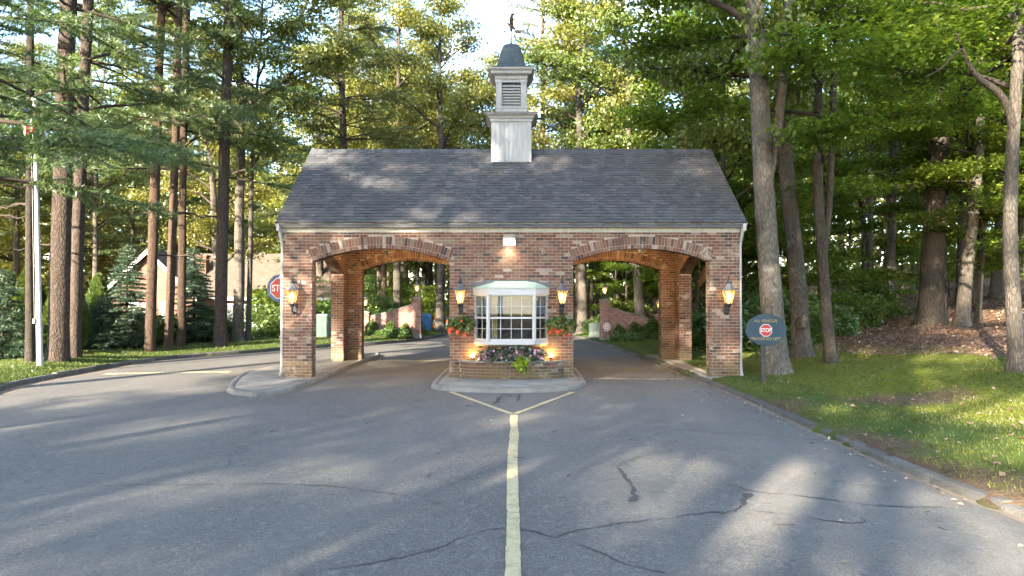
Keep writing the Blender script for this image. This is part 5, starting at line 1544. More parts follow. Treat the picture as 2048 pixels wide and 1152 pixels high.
# ------------------------------------------------------------------ lamps on the gatehouse
def hexring(mb, r0, z0, r1, z1, c, mi=0, seg=6): mb.lathe([(r0, z0), (r1, z1)], c, seg, mi, math.pi / 6)
def lantern_body(root, c, bulb, energy, s=1.0):
    """six sided tapering lantern, c = bottom centre of the glass body (world)"""
    cx, cy_, cz = c
    rot = math.pi / 6
    for i in range(6):
        a0, a1 = rot + i * math.pi / 3, rot + (i + 1) * math.pi / 3
        rb_, rt_ = .086 * s, .178 * s
        p0, p1 = Vector((cx + rb_ * math.cos(a0), cy_ + rb_ * math.sin(a0), cz)), Vector((cx + rb_ * math.cos(a1), cy_ + rb_ * math.sin(a1), cz))
        q0, q1 = Vector((cx + rt_ * math.cos(a0), cy_ + rt_ * math.sin(a0), cz + .345 * s)), Vector((cx + rt_ * math.cos(a1), cy_ + rt_ * math.sin(a1), cz + .345 * s))
        inn = (Vector((cx, cy_, 0)) - Vector(((p0.x + p1.x) / 2, (p0.y + p1.y) / 2, 0))).normalized() * .004
        mb = MB(); mb.hexa([p0, p1, p1 + inn, p0 + inn, q0, q1, q1 + inn, q0 + inn]); mb.build('pane', M['amber'], root)
        mb = MB(); mb.tube([p0, q0], .0095 * s, 6); mb.build('bar', M['black'], root)
    mb = MB(); mb.lathe([(.10 * s, -.03 * s), (.10 * s, .0)], c, 6, 0, rot); mb.lathe([(.030 * s, -.10 * s), (.06 * s, -.06 * s), (.095 * s, -.031 * s)], c, 10); mb.build('base', M['black'], root)
    mb = MB(); mb.lathe([(.205 * s, .345 * s), (.208 * s, .362 * s), (.15 * s, .40 * s), (.10 * s, .455 * s), (.065 * s, .51 * s), (.045 * s, .525 * s)], c, 6, 0, rot); mb.build('cap', M['iron_cap'], root)
    mb = MB(); mb.lathe([(.03 * s, .525 * s), (.028 * s, .55 * s), (.072 * s, .565 * s), (.072 * s, .578 * s), (.025 * s, .59 * s), (.024 * s, .63 * s), (.034 * s, .645 * s), (.016 * s, .665 * s), (.020 * s, .69 * s), (.004 * s, .73 * s)], c, 10); mb.build('finial', M['black'], root)
    mb = MB(); mb.lathe([(.012 * s, .02 * s), (.012 * s, .10 * s), (.030 * s, .14 * s), (.038 * s, .20 * s), (.028 * s, .26 * s), (.004 * s, .30 * s)], c, 10); mb.build('bulb', bulb, root)
    if energy:
        l = bpy.data.lights.new('lantern_light', 'POINT'); l.energy = energy; l.color = (1, .72, .38); l.shadow_soft_size = .04
        o = bpy.data.objects.new('lantern_light', l); COL.objects.link(o); o.parent = root; o.location = Vector((cx, cy_, cz + .36 * s - .02)) - root.location + Vector((0, 0, -.14 * s))
for x, lab, e in ((-5.40, 'lit black wall lantern on the left pier', 3.5), (-1.255, 'lit black wall lantern left of the bay window', 2.6), (1.255, 'lit black wall lantern right of the bay window', 2.6), (5.365, 'lit black wall lantern on the right pier', 10.0)):
    root = thing('wall_lantern', (x, 0, 1.70), lab, 'lantern', 'wall lanterns')
    cy_ = -.235
    mb = MB(); mb.box(x - .062, x + .062, -.032, -.010, 1.68, 1.93); mb.box(x - .045, x + .045, -.046, -.032, 1.70, 1.91); mb.build('back_plate', M['black'], root)
    mb = MB(); mb.tube([(x, -.04, 1.72), (x, -.11, 1.70), (x, -.185, 1.735), (x, cy_ + .004, 1.80), (x, cy_, 1.85)], [.026, .024, .026, .03, .03], 8); mb.ball((x, -.12, 1.685), .026)
    mb.build('bracket', M['black'], root)
    lantern_body(root, (x, cy_, 1.948), M['bulb'], e, .88 * 1.06)
# flood light under the frieze
root = thing('flood_light', (-.05, 0, 3.40), 'lit wall flood light under the middle of the eaves', 'flood light')
mb = MB(); mb.poly([(-.20, -.012, 3.40), (.10, -.012, 3.40), (.10, -.012, 3.67), (-.20, -.012, 3.67), (-.20, -.16, 3.52), (.10, -.16, 3.52), (.10, -.16, 3.67), (-.20, -.16, 3.67)], [(0, 1, 2, 3), (4, 7, 6, 5), (3, 2, 6, 7), (0, 3, 7, 4), (1, 5, 6, 2), (0, 4, 5, 1)])
mb.build('housing', M['concrete'], root)
mb = MB(); mb.poly([(-.185, -.03, 3.402), (.085, -.03, 3.402), (.085, -.168, 3.508), (-.185, -.168, 3.508), (-.185, -.172, 3.545), (.085, -.172, 3.545)], [(0, 3, 2, 1), (3, 4, 5, 2)]); mb.build('lens', M['flood'], root)
l = bpy.data.lights.new('flood_lamp', 'SPOT'); l.energy = 9; l.color = (1, .88, .55); l.spot_size = R(120); l.spot_blend = .9; l.shadow_soft_size = .06
o = bpy.data.objects.new('flood_lamp', l); COL.objects.link(o); o.parent = root; o.location = (.0, -.20, .02); o.rotation_euler = (R(14), 0, 0)
# orange up-lights at the ends of the planter
for x, lab in ((-.945, 'glowing orange spotlight at the left end of the planter'), (.985, 'glowing orange spotlight at the right end of the planter')):
    root = thing('planter_spotlight', (x, -.16, .545), lab, 'spotlight', 'planter spotlights')
    mb = MB(); mb.lathe([(.012, .51), (.012, .575), (.055, .58), (.06, .60), (.05, .62)], (x, -.16, 0), 10); mb.build('stake', M['black'], root)
    mb = MB(); mb.ball((x, -.16, .655), .042); mb.build('lamp', M['spot'], root)
    l = bpy.data.lights.new('spot_light', 'POINT'); l.energy = 2.0; l.color = (1, .48, .07); l.shadow_soft_size = .04
    o = bpy.data.objects.new('spot_light', l); COL.objects.link(o); o.parent = root; o.location = (0, .055, .16)
# ceiling lamps, camera and sensors in the lanes
for x, lab in ((-3.25, 'warm ceiling lamp inside the left lane'), (3.25, 'warm ceiling lamp inside the right lane')):
    root = thing('ceiling_lamp', (x, 2.9, 3.80), lab, 'lamp', 'ceiling lamps in the lanes')
    MB().lathe([(.17, 3.80), (.17, 3.77), (.13, 3.72), (.002, 3.69)], (x, 2.9, 0), 16).build('lamp_shade', M['bulb_soft'], root)
    l = bpy.data.lights.new('lane_light', 'POINT'); l.energy = 42; l.color = (1, .60, .24); l.shadow_soft_size = .15
    o = bpy.data.objects.new('lane_light', l); COL.objects.link(o); o.parent = root; o.location = (0, 0, -.25)
root = thing('security_camera', (-3.17, .2, 3.32), 'small dark camera hanging under the left arch', 'camera')
mb = MB(); mb.box(-3.205, -3.135, .12, .28, 3.20, 3.275); mb.build('housing', M['black'], root)
MB().lathe([(.024, 0), (.024, .012)], (-3.17, .112, 3.2375), 10).build('lens', M['lead'], root)
MB().tube([(-3.17, .2, 3.27), (-3.17, .2, 3.345)], .012, 6).build('mount', M['wire'], root)
root = thing('dome_camera', (3.26, .2, 3.32), 'small white dome sensor under the right arch', 'camera')
MB().lathe([(.045, 3.33), (.045, 3.27), (.032, 3.235), (.002, 3.22)], (3.26, .2, 0), 12).build('dome', M['boxpale'], root)
mb = MB(); mb.tube([(3.26, .2, 3.325), (3.26, .2, 3.345)], .03, 8); mb.build('mount', M['wire'], root)
mb = MB(); mb.tube([(-2.92, 5.3, 3.33), (-2.92, 5.3, 3.24)], .012, 6); mb.ball((-2.92, 5.3, 3.21), .045)
tag(mb.build('sensor', M['black'], None), 'small black sensor hanging from the rear left arch', 'sensor')
# round traffic mirrors in the side openings
def mirror(c, n, r, label, post=None):
    root = thing('traffic_mirror', c, label, 'mirror', 'traffic mirrors')
    n = Vector(n).normalized(); a = n.cross(Zv).normalized(); b = n.cross(a)
    prof = [(0.001, -.05), (.35 * r, -.045), (.8 * r, -.02), (r, .0), (r, .02), (.85 * r, .028)]
    seg = 28; V = []; F = []
    for rr, h in prof:
        for i in range(seg):
            t_ = 2 * math.pi * i / seg; V.append(Vector(c) + a * rr * math.cos(t_) + b * rr * math.sin(t_) + n * h)
    for j in range(len(prof) - 1):
        for i in range(seg): F.append((j * seg + i, j * seg + (i + 1) % seg, (j + 1) * seg + (i + 1) % seg, (j + 1) * seg + i))
    MB().poly(V, F).build('shell', M['mirror_back'], root)
    seg2 = [Vector(c) + n * .027 + (a * math.cos(2 * math.pi * i / seg) + b * math.sin(2 * math.pi * i / seg)) * r * .84 for i in range(seg)]
    MB().poly(seg2, [tuple(range(seg))]).build('mirror_glass', M['steel'], root)
    MB().tube([Vector(c) - n * .04, Vector(c) - n * .10, Vector(post)], .016, 6).build('arm', M['black'], root)
mirror((5.52, 2.6, 2.72), (.95, .02, -.30), .34, 'round brown backed traffic mirror in the right side opening', (5.52, 2.9, 3.50))
mirror((-5.42, 1.0, 2.62), (-.95, .02, -.30), .30, 'round brown backed traffic mirror behind the left pier', (-5.5, 1.2, 3.35))

# ------------------------------------------------------------------ signs
def octagon(c, r, y, t, name, mat, parent):
    p = [(c[0] + r * math.cos(math.pi / 8 + i * math.pi / 4), c[1] + r * math.sin(math.pi / 8 + i * math.pi / 4)) for i in range(8)]
    mb = MB(); n = 8
    mb.poly([(x, y - t, z) for x, z in p] + [(x, y, z) for x, z in p], [tuple(range(n)), tuple(range(2 * n - 1, n - 1, -1))] + [(i, n + i, n + (i + 1) % n, (i + 1) % n) for i in range(n)])
    return mb.build(name, mat, parent)
def disc(c, rx, rz, y, t, name, mat, parent, seg=48):
    p = [(c[0] + rx * math.cos(2 * math.pi * i / seg), c[1] + rz * math.sin(2 * math.pi * i / seg)) for i in range(seg)]
    mb = MB(); n = seg
    mb.poly([(x, y - t, z) for x, z in p] + [(x, y, z) for x, z in p], [tuple(range(n)), tuple(range(2 * n - 1, n - 1, -1))] + [(i, n + i, n + (i + 1) % n, (i + 1) % n) for i in range(n)])
    return mb.build(name, mat, parent)
sx, sy = at(1531, 15.6); sz = ground_z(sx, sy)
zc = 2.02 - (659.5 - 601) / 1365.3 * 15.6
root = thing('oval_sign', (sx, sy, sz), 'blue oval sign reading ALL VEHICLES STOP TRUCKS GO LEFT on a wooden post', 'sign')
pxo = -.05
MB().box(sx + pxo - .048, sx + pxo + .048, sy + .01, sy + .10, sz - .12, zc + .25).build('post', M['post'], root)
disc((sx, zc), .462, .355, sy, .018, 'board', M['signblue'], root)
disc((sx, zc), .472, .365, sy + .006, .008, 'rim', M['post'], root)
octagon((sx - .005, zc - .01), .152, sy - .0185, .004, 'stop_border', M['signwhite'], root)
octagon((sx - .005, zc - .01), .137, sy - .0228, .003, 'stop_panel', M['signred'], root)
RX = (R(90), 0, 0)
loc0 = root.location
text_mesh('stop_lettering', 'STOP', .125, M['signwhite'], root, (-.005, -.0262, zc - .012 - sz), RX, sx=.82, bold=.003)
text_mesh('upper_lettering', 'ALL VEHICLES', .088, M['signgold'], root, (-.005, -.0185, zc + .20 - sz), RX, sx=.98, bold=.002)
text_mesh('lower_lettering', 'TRUCKS GO LEFT', .088, M['signgold'], root, (-.005, -.0185, zc - .205 - sz), RX, sx=.98, bold=.002)
mb = MB(); mb.tube([(sx - .17, sy + .06, zc - .50), (sx + pxo, sy + .06, zc - .62)], .006, 5); mb.tube([(sx + .10, sy + .06, zc - .50), (sx + pxo, sy + .06, zc - .62)], .006, 5)
mb.build('wire_stay', M['wire'], root)
# round stop sign behind the left pier
sx, sy = at(562, 19.0); zc = 2.02 + (601 - 576.5) / 1365.3 * 19.0
root = thing('stop_sign', (sx, sy, .10), 'round blue sign with a red STOP octagon, half hidden by the left pier', 'sign')
MB().tube([(sx + .10, sy + .03, .08), (sx + .10, sy + .03, zc + .2)], .03, 10).build('post', M['steel'], root)
disc((sx, zc), .385, .385, sy, .016, 'board', M['signblue2'], root)
octagon((sx, zc), .315, sy - .0165, .004, 'stop_border', M['signwhite'], root)
octagon((sx, zc), .292, sy - .0208, .003, 'stop_panel', M['signred'], root)
text_mesh('stop_lettering', 'STOP', .255, M['signwhite'], root, (0, -.0242, zc - .10 - .005), RX, sx=.80, bold=.005)

# ------------------------------------------------------------------ planting at the booth
def flowers_np(C, size, g):
    """five petals round each centre"""
    n = len(C); nr = g.normal(size=(n, 3)) * .55; nr[:, 1] -= .9; nr[:, 2] += .35; nr /= np.linalg.norm(nr, axis=1)[:, None]
    d = g.normal(size=(n, 3)); d -= (d * nr).sum(1)[:, None] * nr; d /= np.linalg.norm(d, axis=1)[:, None]; s = np.cross(nr, d)
    V, F = [], []
    for p in range(5):
        a = p * 1.2566
        u = d * math.cos(a) + s * math.sin(a); v = -d * math.sin(a) + s * math.cos(a)
        q = np.stack([C, C + u * size * .6 + v * size * .38, C + u * size + nr * size * .25, C + u * size * .6 - v * size * .38], 1)
        b = (np.arange(n) * 4)[:, None] + p * n * 4
        V.append(q.reshape(-1, 3)); F.append(np.concatenate([b + np.array([[0, 1, 2]]), b + np.array([[0, 2, 3]])], 0))
    return np.concatenate(V), np.concatenate(F)
g = np.random.default_rng(31)
def clump(root, name, pts, sig, size, mat, kind='leaf', upb=.4):
    C = np.concatenate([np.array(c) + g.normal(0, 1, (n, 3)) * np.array(sig) for c, n in pts]) - np.array(root.location)
    V, F = (leaves_np(C, size, g, upb, .8) if kind == 'leaf' else flowers_np(C, size, g))
    t = Tri(); t.add(V, F, 0); return link_mesh(name, t.mesh(name, [M[mat]]), root)
for x, lab in ((-1.245, 'red begonia wall basket under the lantern left of the bay window'), (1.20, 'red begonia wall basket under the lantern right of the bay window')):
    root = thing('flower_basket', (x, -.02, 1.28), lab, 'flower basket', 'wall flower baskets')
    mb = MB(); mb.lathe([(.03, 1.23), (.10, 1.27), (.15, 1.35), (.165, 1.43)], (x, -.17, 0), 16); mb.build('basket', M['post'], root)
    clump(root, 'foliage', [((x, -.22, 1.47), 260), ((x - .17, -.20, 1.43), 150), ((x + .17, -.20, 1.44), 170), ((x + .05, -.28, 1.36), 130)], (.085, .07, .075), .085, 'shrub')
    side = -1 if x < 0 else -1
    clump(root, 'blossoms', [((x - .20, -.30, 1.36), 5), ((x + .02, -.34, 1.33), 6), ((x + .18, -.30, 1.40), 3), ((x - .06, -.33, 1.24), 4), ((x + .24 * side, -.28, 1.27), 4), ((x + .12, -.33, 1.22), 4), ((x, -.30, 1.52), 2)], (.04, .03, .035), .052, 'redfl', 'flower')
root = thing('impatiens', (0, -.25, .51), 'purple leaved pink impatiens filling the planter under the bay window', 'flowers')
pts = [((x, -.27 - .05 * math.cos(x), .66 + .10 * math.exp(-(x / .45) ** 2) + .02 * math.sin(x * 9)), 85) for x in np.linspace(-.70, .72, 15)] + [((x, -.40, .58), 50) for x in np.linspace(-.5, .55, 8)]
clump(root, 'foliage', pts, (.07, .07, .06), .10, 'coleus', upb=.5)
clump(root, 'leaf_layer', [(c, n // 3) for c, n in pts], (.08, .08, .07), .085, 'dark_leaf', upb=.5)
clump(root, 'blossoms', [((x, -.38 - .06 * math.cos(x), .67 + .05 * math.sin(x * 13)), 5) for x in np.linspace(-.74, .76, 16)], (.05, .03, .05), .040, 'pinkfl', 'flower')
root = thing('sweet_potato_vine', (.22, -.47, .53), 'bright lime green vine trailing over the planter edge', 'plant')
clump(root, 'foliage', [((.22, -.50, .58), 90), ((.16, -.535, .48), 70), ((.27, -.54, .46), 60), ((.22, -.56, .39), 45), ((.36, -.50, .55), 35)], (.05, .025, .04), .085, 'lime', upb=.2)

# ------------------------------------------------------------------ wing walls beyond the gatehouse
def wing(sg, px_, pyy, x2, label):
    z0 = ground_z(px_ + .6 * sg, pyy) - .04
    root = thing('wing_wall', (px_, pyy, z0), label, 'wall')
    zt = z0
    def pillar(cx, h, name):
        mb = MB(); mb.box(cx - .215, cx + .215, pyy - .215, pyy + .215, zt - .1, zt + h); mb.box(cx - .245, cx + .245, pyy - .245, pyy + .245, zt + h - .16, zt + h - .08)
        p = mb.build(name, M['brick_far'], root)
        mb = MB(); mb.box(cx - .265, cx + .265, pyy - .265, pyy + .265, zt + h, zt + h + .06); mb.box(cx - .15, cx + .15, pyy - .15, pyy + .15, zt + h + .0605, zt + h + .10); mb.build('cap', M['concrete'], p)
        mb = MB(); mb.box(cx - .25, cx + .25, pyy - .25, pyy + .25, zt - .1, zt + .14); mb.build('foot', M['concrete'], p)
    pillar(px_, 1.93, 'pillar'); pillar(x2, 1.20, 'pillar')
    a, b = px_ + sg * .216, x2 - sg * .216
    n = 18; mb = MB(); cp = MB()
    for i in range(n):
        t0, t1 = i / n, (i + 1) / n
        f = lambda t: zt + 1.66 - .66 * (t ** .85) - .03 * math.sin(t * math.pi)
        xa, xb = a + (b - a) * t0, a + (b - a) * t1
        if xa > xb: xa, xb, t0, t1 = xb, xa, t1, t0
        mb.hexa([(xa, pyy - .12, zt - .1), (xb, pyy - .12, zt - .1), (xb, pyy + .12, zt - .1), (xa, pyy + .12, zt - .1), (xa, pyy - .12, f(t0)), (xb, pyy - .12, f(t1)), (xb, pyy + .12, f(t1)), (xa, pyy + .12, f(t0))])
        cp.hexa([(xa, pyy - .15, f(t0) + .001), (xb, pyy - .15, f(t1) + .001), (xb, pyy + .15, f(t1) + .001), (xa, pyy + .15, f(t0) + .001), (xa, pyy - .15, f(t0) + .05), (xb, pyy - .15, f(t1) + .05), (xb, pyy + .15, f(t1) + .05), (xa, pyy + .15, f(t0) + .05)])
    mb.build('wall', M['brick_far'], root); cp.build('coping', M['concrete'], root)
    return zt
WL = (-4.85, 17.95, -7.5); WR = (4.62, 16.9, 7.35)
zl = wing(-1, *WL, 'sloping brick wing wall with two pillars beyond the left arch')
zr = wing(1, *WR, 'sloping brick wing wall with two pillars beyond the right arch')
for (x, y, zt, h, lab) in ((WL[0], WL[1], zl, 1.93, 'lit lantern on the taller pillar beyond the left arch'), (WL[2], WL[1], zl, 1.20, 'lit lantern on the short pillar beyond the left arch'),
                           (WR[0], WR[1], zr, 1.93, 'lit lantern on the taller pillar beyond the right arch'), (WR[2], WR[1], zr, 1.20, 'lit lantern on the short pillar beyond the right arch')):
    z = zt + h + .10
    root = thing('pillar_lantern', (x, y, z), lab, 'lantern', 'lanterns on the gate pillars')
    MB().lathe([(.10, z), (.085, z + .02), (.03, z + .04), (.022, z + .16), (.04, z + .20)], (x, y, 0), 10).build('stem', M['black'], root)
    lantern_body(root, (x, y, z + .27), M['bulb_soft'], 2.0, .9)
def small(name, me, x, y, label, cat, group=None, s=1.0, rz=0.0, sink=.03):
    o = thing(name, (x, y, ground_z(x, y) - sink), label, cat, group, rz)
    c = link_mesh('foliage', me, o); c.scale = (s, s, s)
    return o
BALL = bush_mesh(51, .36, .36, .72, 2600, .075, 'arbor', .7, .10, .2)
HEDGE = bush_mesh(52, 1.25, .42, .38, 3800, .10, 'shrub', .5, .15, .6)
for i, (x, y, s, lab) in enumerate(((-7.0, 17.2, 1.0, 'clipped bush at the low end of the left wing wall'), (-6.1, 17.1, .9, 'middle clipped bush before the left wing wall'), (-5.35, 17.3, .95, 'clipped bush beside the taller left pillar'),
                                  (5.25, 16.2, 1.0, 'clipped bush beside the taller right pillar'), (6.05, 16.2, 1.1, 'middle clipped bush before the right wing wall'), (6.85, 16.1, 1.35, 'largest clipped bush at the low end of the right wing wall'))):
    small('clipped_bush', BALL, x, y, lab, 'bush', 'clipped bushes before the wing walls', s, i)
small('ground_cover', HEDGE, -6.05, 16.5, 'low leafy planting before the left wing wall', 'plants', None, 1.0)
small('ground_cover', HEDGE, 5.9, 15.4, 'low leafy planting before the right wing wall', 'plants', None, 1.05)
# round notice on the right pillar, utility boxes, cones, blue container
x, y = WR[0] + .08, WR[1] - .262
root = thing('round_notice', (x, y, 1.0), 'round white notice with a red mark on the right gate pillar', 'sign')
disc((x, .72), .19, .19, y, .01, 'board', M['signwhite'], root, 28); disc((x, .72), .145, .145, y - .0105, .003, 'red_ring', M['signred'], root, 28); disc((x, .72), .115, .115, y - .0138, .003, 'inner_disc', M['signwhite'], root, 28)
m2 = MB(); m2.box(x - .085, x + .085, y - .020, y - .0172, .68, .70); m2.box(x - .085, x + .085, y - .020, y - .0172, .74, .76); m2.build('marking', M['signred'], root)
def bevbox(name, x, y, w, d, h, mat, label, cat, top=None):
    z = ground_z(x, y) - .03
    root = thing(name, (x, y, z), label, cat)
    mb = MB(); mb.box(x - w / 2, x + w / 2, y - d / 2, y + d / 2, z, z + h - .06); mb.lathe([(w * .7071, h - .06), (w * .66, h)], (x, y, z), 4, 0, math.pi / 4, 1, d / w)
    mb.build('cabinet', mat, root)
    mb = MB(); mb.box(x - w * .44, x - .01, y - d / 2 - .012, y - d / 2 - .001, z + .08, z + h - .12); mb.box(x + .01, x + w * .44, y - d / 2 - .012, y - d / 2 - .001, z + .08, z + h - .12); mb.build('door', mat, root)
    mb = MB(); mb.box(x - w * .52, x + w * .52, y - d * .55, y + d * .55, z - .05, z + .05); mb.build('pad', M['concrete'], root)
    MB().box(x + .02, x + .05, y - d / 2 - .03, y - d / 2 - .012, z + h * .5, z + h * .62).build('handle', M['steel'], root)
x, y = at(650, 32.3); bevbox('utility_cabinet', x, y, .66, .5, 1.12, M['boxgreen'], 'dark green utility cabinet on the lawn seen past the left pier', 'utility box')
x, y = at(1190, 35.6); bevbox('utility_cabinet', x, y, .60, .5, .78, M['boxpale'], 'pale utility box beside the right gate pillar', 'utility box')
x, y = at(853, 41); bevbox('waste_container', x, y, .6, .6, 1.0, M['boxblue'], 'blue container behind the left gate pillar', 'container')
def cone(x, y, lab):
    z = ground_z(x, y)
    root = thing('traffic_cone', (x, y, z), lab, 'traffic cone', 'traffic cones')
    MB().box(x - .18, x + .18, y - .18, y + .18, z, z + .035).build('base', M['orange'], root)
    MB().lathe([(.135, .036), (.095, .28)], (x, y, z), 18).lathe([(.06, .50), (.03, .70), (.02, .71)], (x, y, z), 18).build('body', M['orange'], root)
    MB().lathe([(.0955, .281), (.0605, .499)], (x, y, z), 18).build('white_band', M['signwhite'], root)
x, y = at(869, 44.0); cone(x, y, 'orange traffic cone standing alone on the far lawn'); x, y = at(895, 43.2); cone(x, y, 'orange traffic cone beside the edge of the booth')
# ------------------------------------------------------------------ flagpole with a limp flag
x, y = at(82, 18.6); z = ground_z(x, y)
root = thing('flagpole', (x, y, z), 'white flagpole at the kerb on the left lawn', 'flagpole')
tx = x - .24
MB().tube([(x, y, z - .1), (x - .12, y, z + 3.6), (tx, y, z + 7.2)], [.078, .062, .045], 14).build('pole', M['flagpole'], root, smooth=True)
mb = MB(); mb.ball((tx, y, z + 7.28), .08); mb.build('finial', M['flagpole'], root)
mb = MB(); mb.tube([(x - .10, y - .10, z + 1.2), (tx - .06, y - .06, z + 7.1)], .006, 5); mb.box(x - .13, x - .08, y - .13, y - .07, z + 1.15, z + 1.28); mb.build('halyard', M['wire'], root)
fl = []; nu, nv = 14, 12
for j in range(nv):
    for i in range(nu):
        u, v = i / (nu - 1), j / (nv - 1)
        fl.append((tx + .04 + (u - .55) * (.60 - .20 * v) + .02 * math.sin(v * 7), y - .12 + .07 * math.sin(u * 15 + v * 2) - .02, z + 7.05 - v * 1.05 - .22 * u * (1 - .6 * v)))
mb = MB(); mb.poly(fl, [(j * nu + i, j * nu + i + 1, (j + 1) * nu + i + 1, (j + 1) * nu + i) for j in range(nv - 1) for i in range(nu - 1)])
fo = mb.build('flag', M['flag'], None, smooth=True, origin=(tx, y, z + 6.0)); tag(fo, 'limp striped flag in red white and blue on the flagpole', 'flag')
# ------------------------------------------------------------------ brick house on the left
HX0, HXP, HX1, HY = -26.75, -23.9, -21.0, 28.0
zg = -.75
house = thing('brick_house', (HXP, HY, zg), 'brick house with a steep gable and a long sunlit brown roof', 'house')
mb = MB(); pts = [(HX0, zg), (HX1, zg), (HX1, 2.5), (HXP, 5.15), (HX0, 2.5)]; n = 5
mb.poly([(x, HY, z) for x, z in pts] + [(x, HY + 9, z) for x, z in pts], [tuple(range(n)), tuple(range(2 * n - 1, n - 1, -1))] + [(i, n + i, n + (i + 1) % n, (i + 1) % n) for i in range(n)])
mb.build('gable_wall', M['brick_house'], house)
mb = MB(); mb.box(HX1 + .002, -11.5, HY + 1.4, HY + 8.6, zg, 2.35); mb.build('wall', M['brick_house'], house)
mb = MB()
for s in (-1, 1):
    xe = HXP + s * (HXP - HX0 + .45)
    p = [(HXP, HY - .35, 5.26), (xe, HY - .35, 2.14), (xe, HY + 9.3, 2.14), (HXP, HY + 9.3, 5.26)]
    q = [(a, b, c + .14) for a, b, c in p]
    mb.hexa((p + q) if s > 0 else (p[::-1] + q[::-1]))
mb.build('gable_roof', M['house_roof'], house)
mb = MB()
for s in (-1, 1):
    xe = HXP + s * (HXP - HX0 + .45)
    mb.hexa([(HXP, HY - .42, 5.06), (xe, HY - .42, 1.95), (xe, HY - .352, 1.95), (HXP, HY - .352, 5.06), (HXP, HY - .42, 5.40), (xe, HY - .42, 2.28), (xe, HY - .352, 2.28), (HXP, HY - .352, 5.40)])
mb.build('rake_board', M['trim'], house)
mb = MB()
mb.hexa([(-24.5, HY + .9, 2.10), (-11.0, HY + .9, 2.10), (-11.0, HY + 5, 5.30), (-24.5, HY + 5, 5.30), (-24.5, HY + .9, 2.26), (-11.0, HY + .9, 2.26), (-11.0, HY + 5, 5.46), (-24.5, HY + 5, 5.46)])
mb.hexa([(-24.5, HY + 5.001, 5.30), (-11.0, HY + 5.001, 5.30), (-11.0, HY + 9.1, 2.10), (-24.5, HY + 9.1, 2.10), (-24.5, HY + 5.001, 5.46), (-11.0, HY + 5.001, 5.46), (-11.0, HY + 9.1, 2.26), (-24.5, HY + 9.1, 2.26)])
rf = mb.build('roof', M['house_roof'], house)
mb = MB(); mb.box(-22.1, -21.5, HY + 2.9, HY + 3.5, 3.4, 5.10); mb.box(-22.16, -21.44, HY + 2.84, HY + 3.56, 5.10, 5.22); mb.build('chimney', M['brick_house'], rf)
mb = MB(); mb.box(-20.5, -11.1, HY + .82, HY + .90, 2.02, 2.24); mb.build('gutter', M['trim'], house)
for x in (-25.0, -23.9, -22.8):
    w = MB(); w.box(x - .42, x + .42, HY - .05, HY - .002, .55, 1.95); wf = w.build('window', M['trim'], house)
    for a, b in ((.60, 1.22), (1.28, 1.90)):
        m = MB(); m.box(x - .36, x + .36, HY - .058, HY - .0505, a, b); m.build('pane', M['glass'], wf)
for x in (-19.0, -17.0, -14.0):
    w = MB(); w.box(x - .5, x + .5, HY + 1.35, HY + 1.398, .4, 1.8); wf = w.build('window', M['trim'], house)
    m = MB(); m.box(x - .43, x + .43, HY + 1.342, HY + 1.3495, .46, 1.74); m.build('pane', M['darkthing'], wf)
# louvred bin enclosure and fences
x, y = at(511, 36); z = ground_z(x, y)
root = thing('louvred_enclosure', (x, y, z), 'grey louvred enclosure left of the round stop sign', 'fence')
for i in range(14):
    m = MB(); zz = z + .08 + i * .085
    m.hexa([(x - .6, y, zz), (x + .6, y, zz), (x + .6, y + .04, zz + .05), (x - .6, y + .04, zz + .05), (x - .6, y, zz + .015), (x + .6, y, zz + .015), (x + .6, y + .04, zz + .065), (x - .6, y + .04, zz + .065)]); m.build('slat', M['louver'], root)
for dx in (-.62, 0, .62):
    MB().box(x + dx - .035, x + dx + .035, y + .042, y + .11, z - .05, z + 1.9).build('post', M['steel'], root)
MB().box(x - .66, x + .66, y + .112, y + .14, z + 1.82, z + 1.88).build('rail', M['steel'], root)
x0, y0 = at(-60, 30); x1, y1 = at(232, 34)
root = thing('chain_link_fence', (x0, y0, ground_z(x0, y0)), 'low metal rail fence behind the shrubs on the far left', 'fence')
n = 9
for i in range(n):
    x, y = x0 + (x1 - x0) * i / (n - 1), y0 + (y1 - y0) * i / (n - 1); z = ground_z(x, y)
    MB().tube([(x, y, z - .05), (x, y, z + 1.75)], .035, 8).build('post', M['steel'], root)
for h in (.9, 1.7):
    MB().tube([(x0 + (x1 - x0) * i / 8, y0 + (y1 - y0) * i / 8, ground_z(x0 + (x1 - x0) * i / 8, y0 + (y1 - y0) * i / 8) + h) for i in range(9)], .025, 6).build('rail', M['steel'], root)
for px_, d, lab in ((122, 44, 'closed teal parasol nearer the flagpole'), (50, 47, 'closed teal parasol at the far left'), (117 - 68, 52, None)):
    if lab is None: continue
    x, y = at(px_, d); z = ground_z(x, y)
    root = thing('closed_parasol', (x, y, z), lab, 'parasol', 'closed parasols')
    MB().tube([(x, y, z), (x, y, z + 2.9)], .03, 8).build('pole', M['steel'], root)
    MB().lathe([(.09, 1.25), (.17, 1.35), (.15, 1.9), (.12, 2.4), (.05, 2.75), (.01, 2.85)], (x, y, z), 10).build('canopy', M['teal'], root)
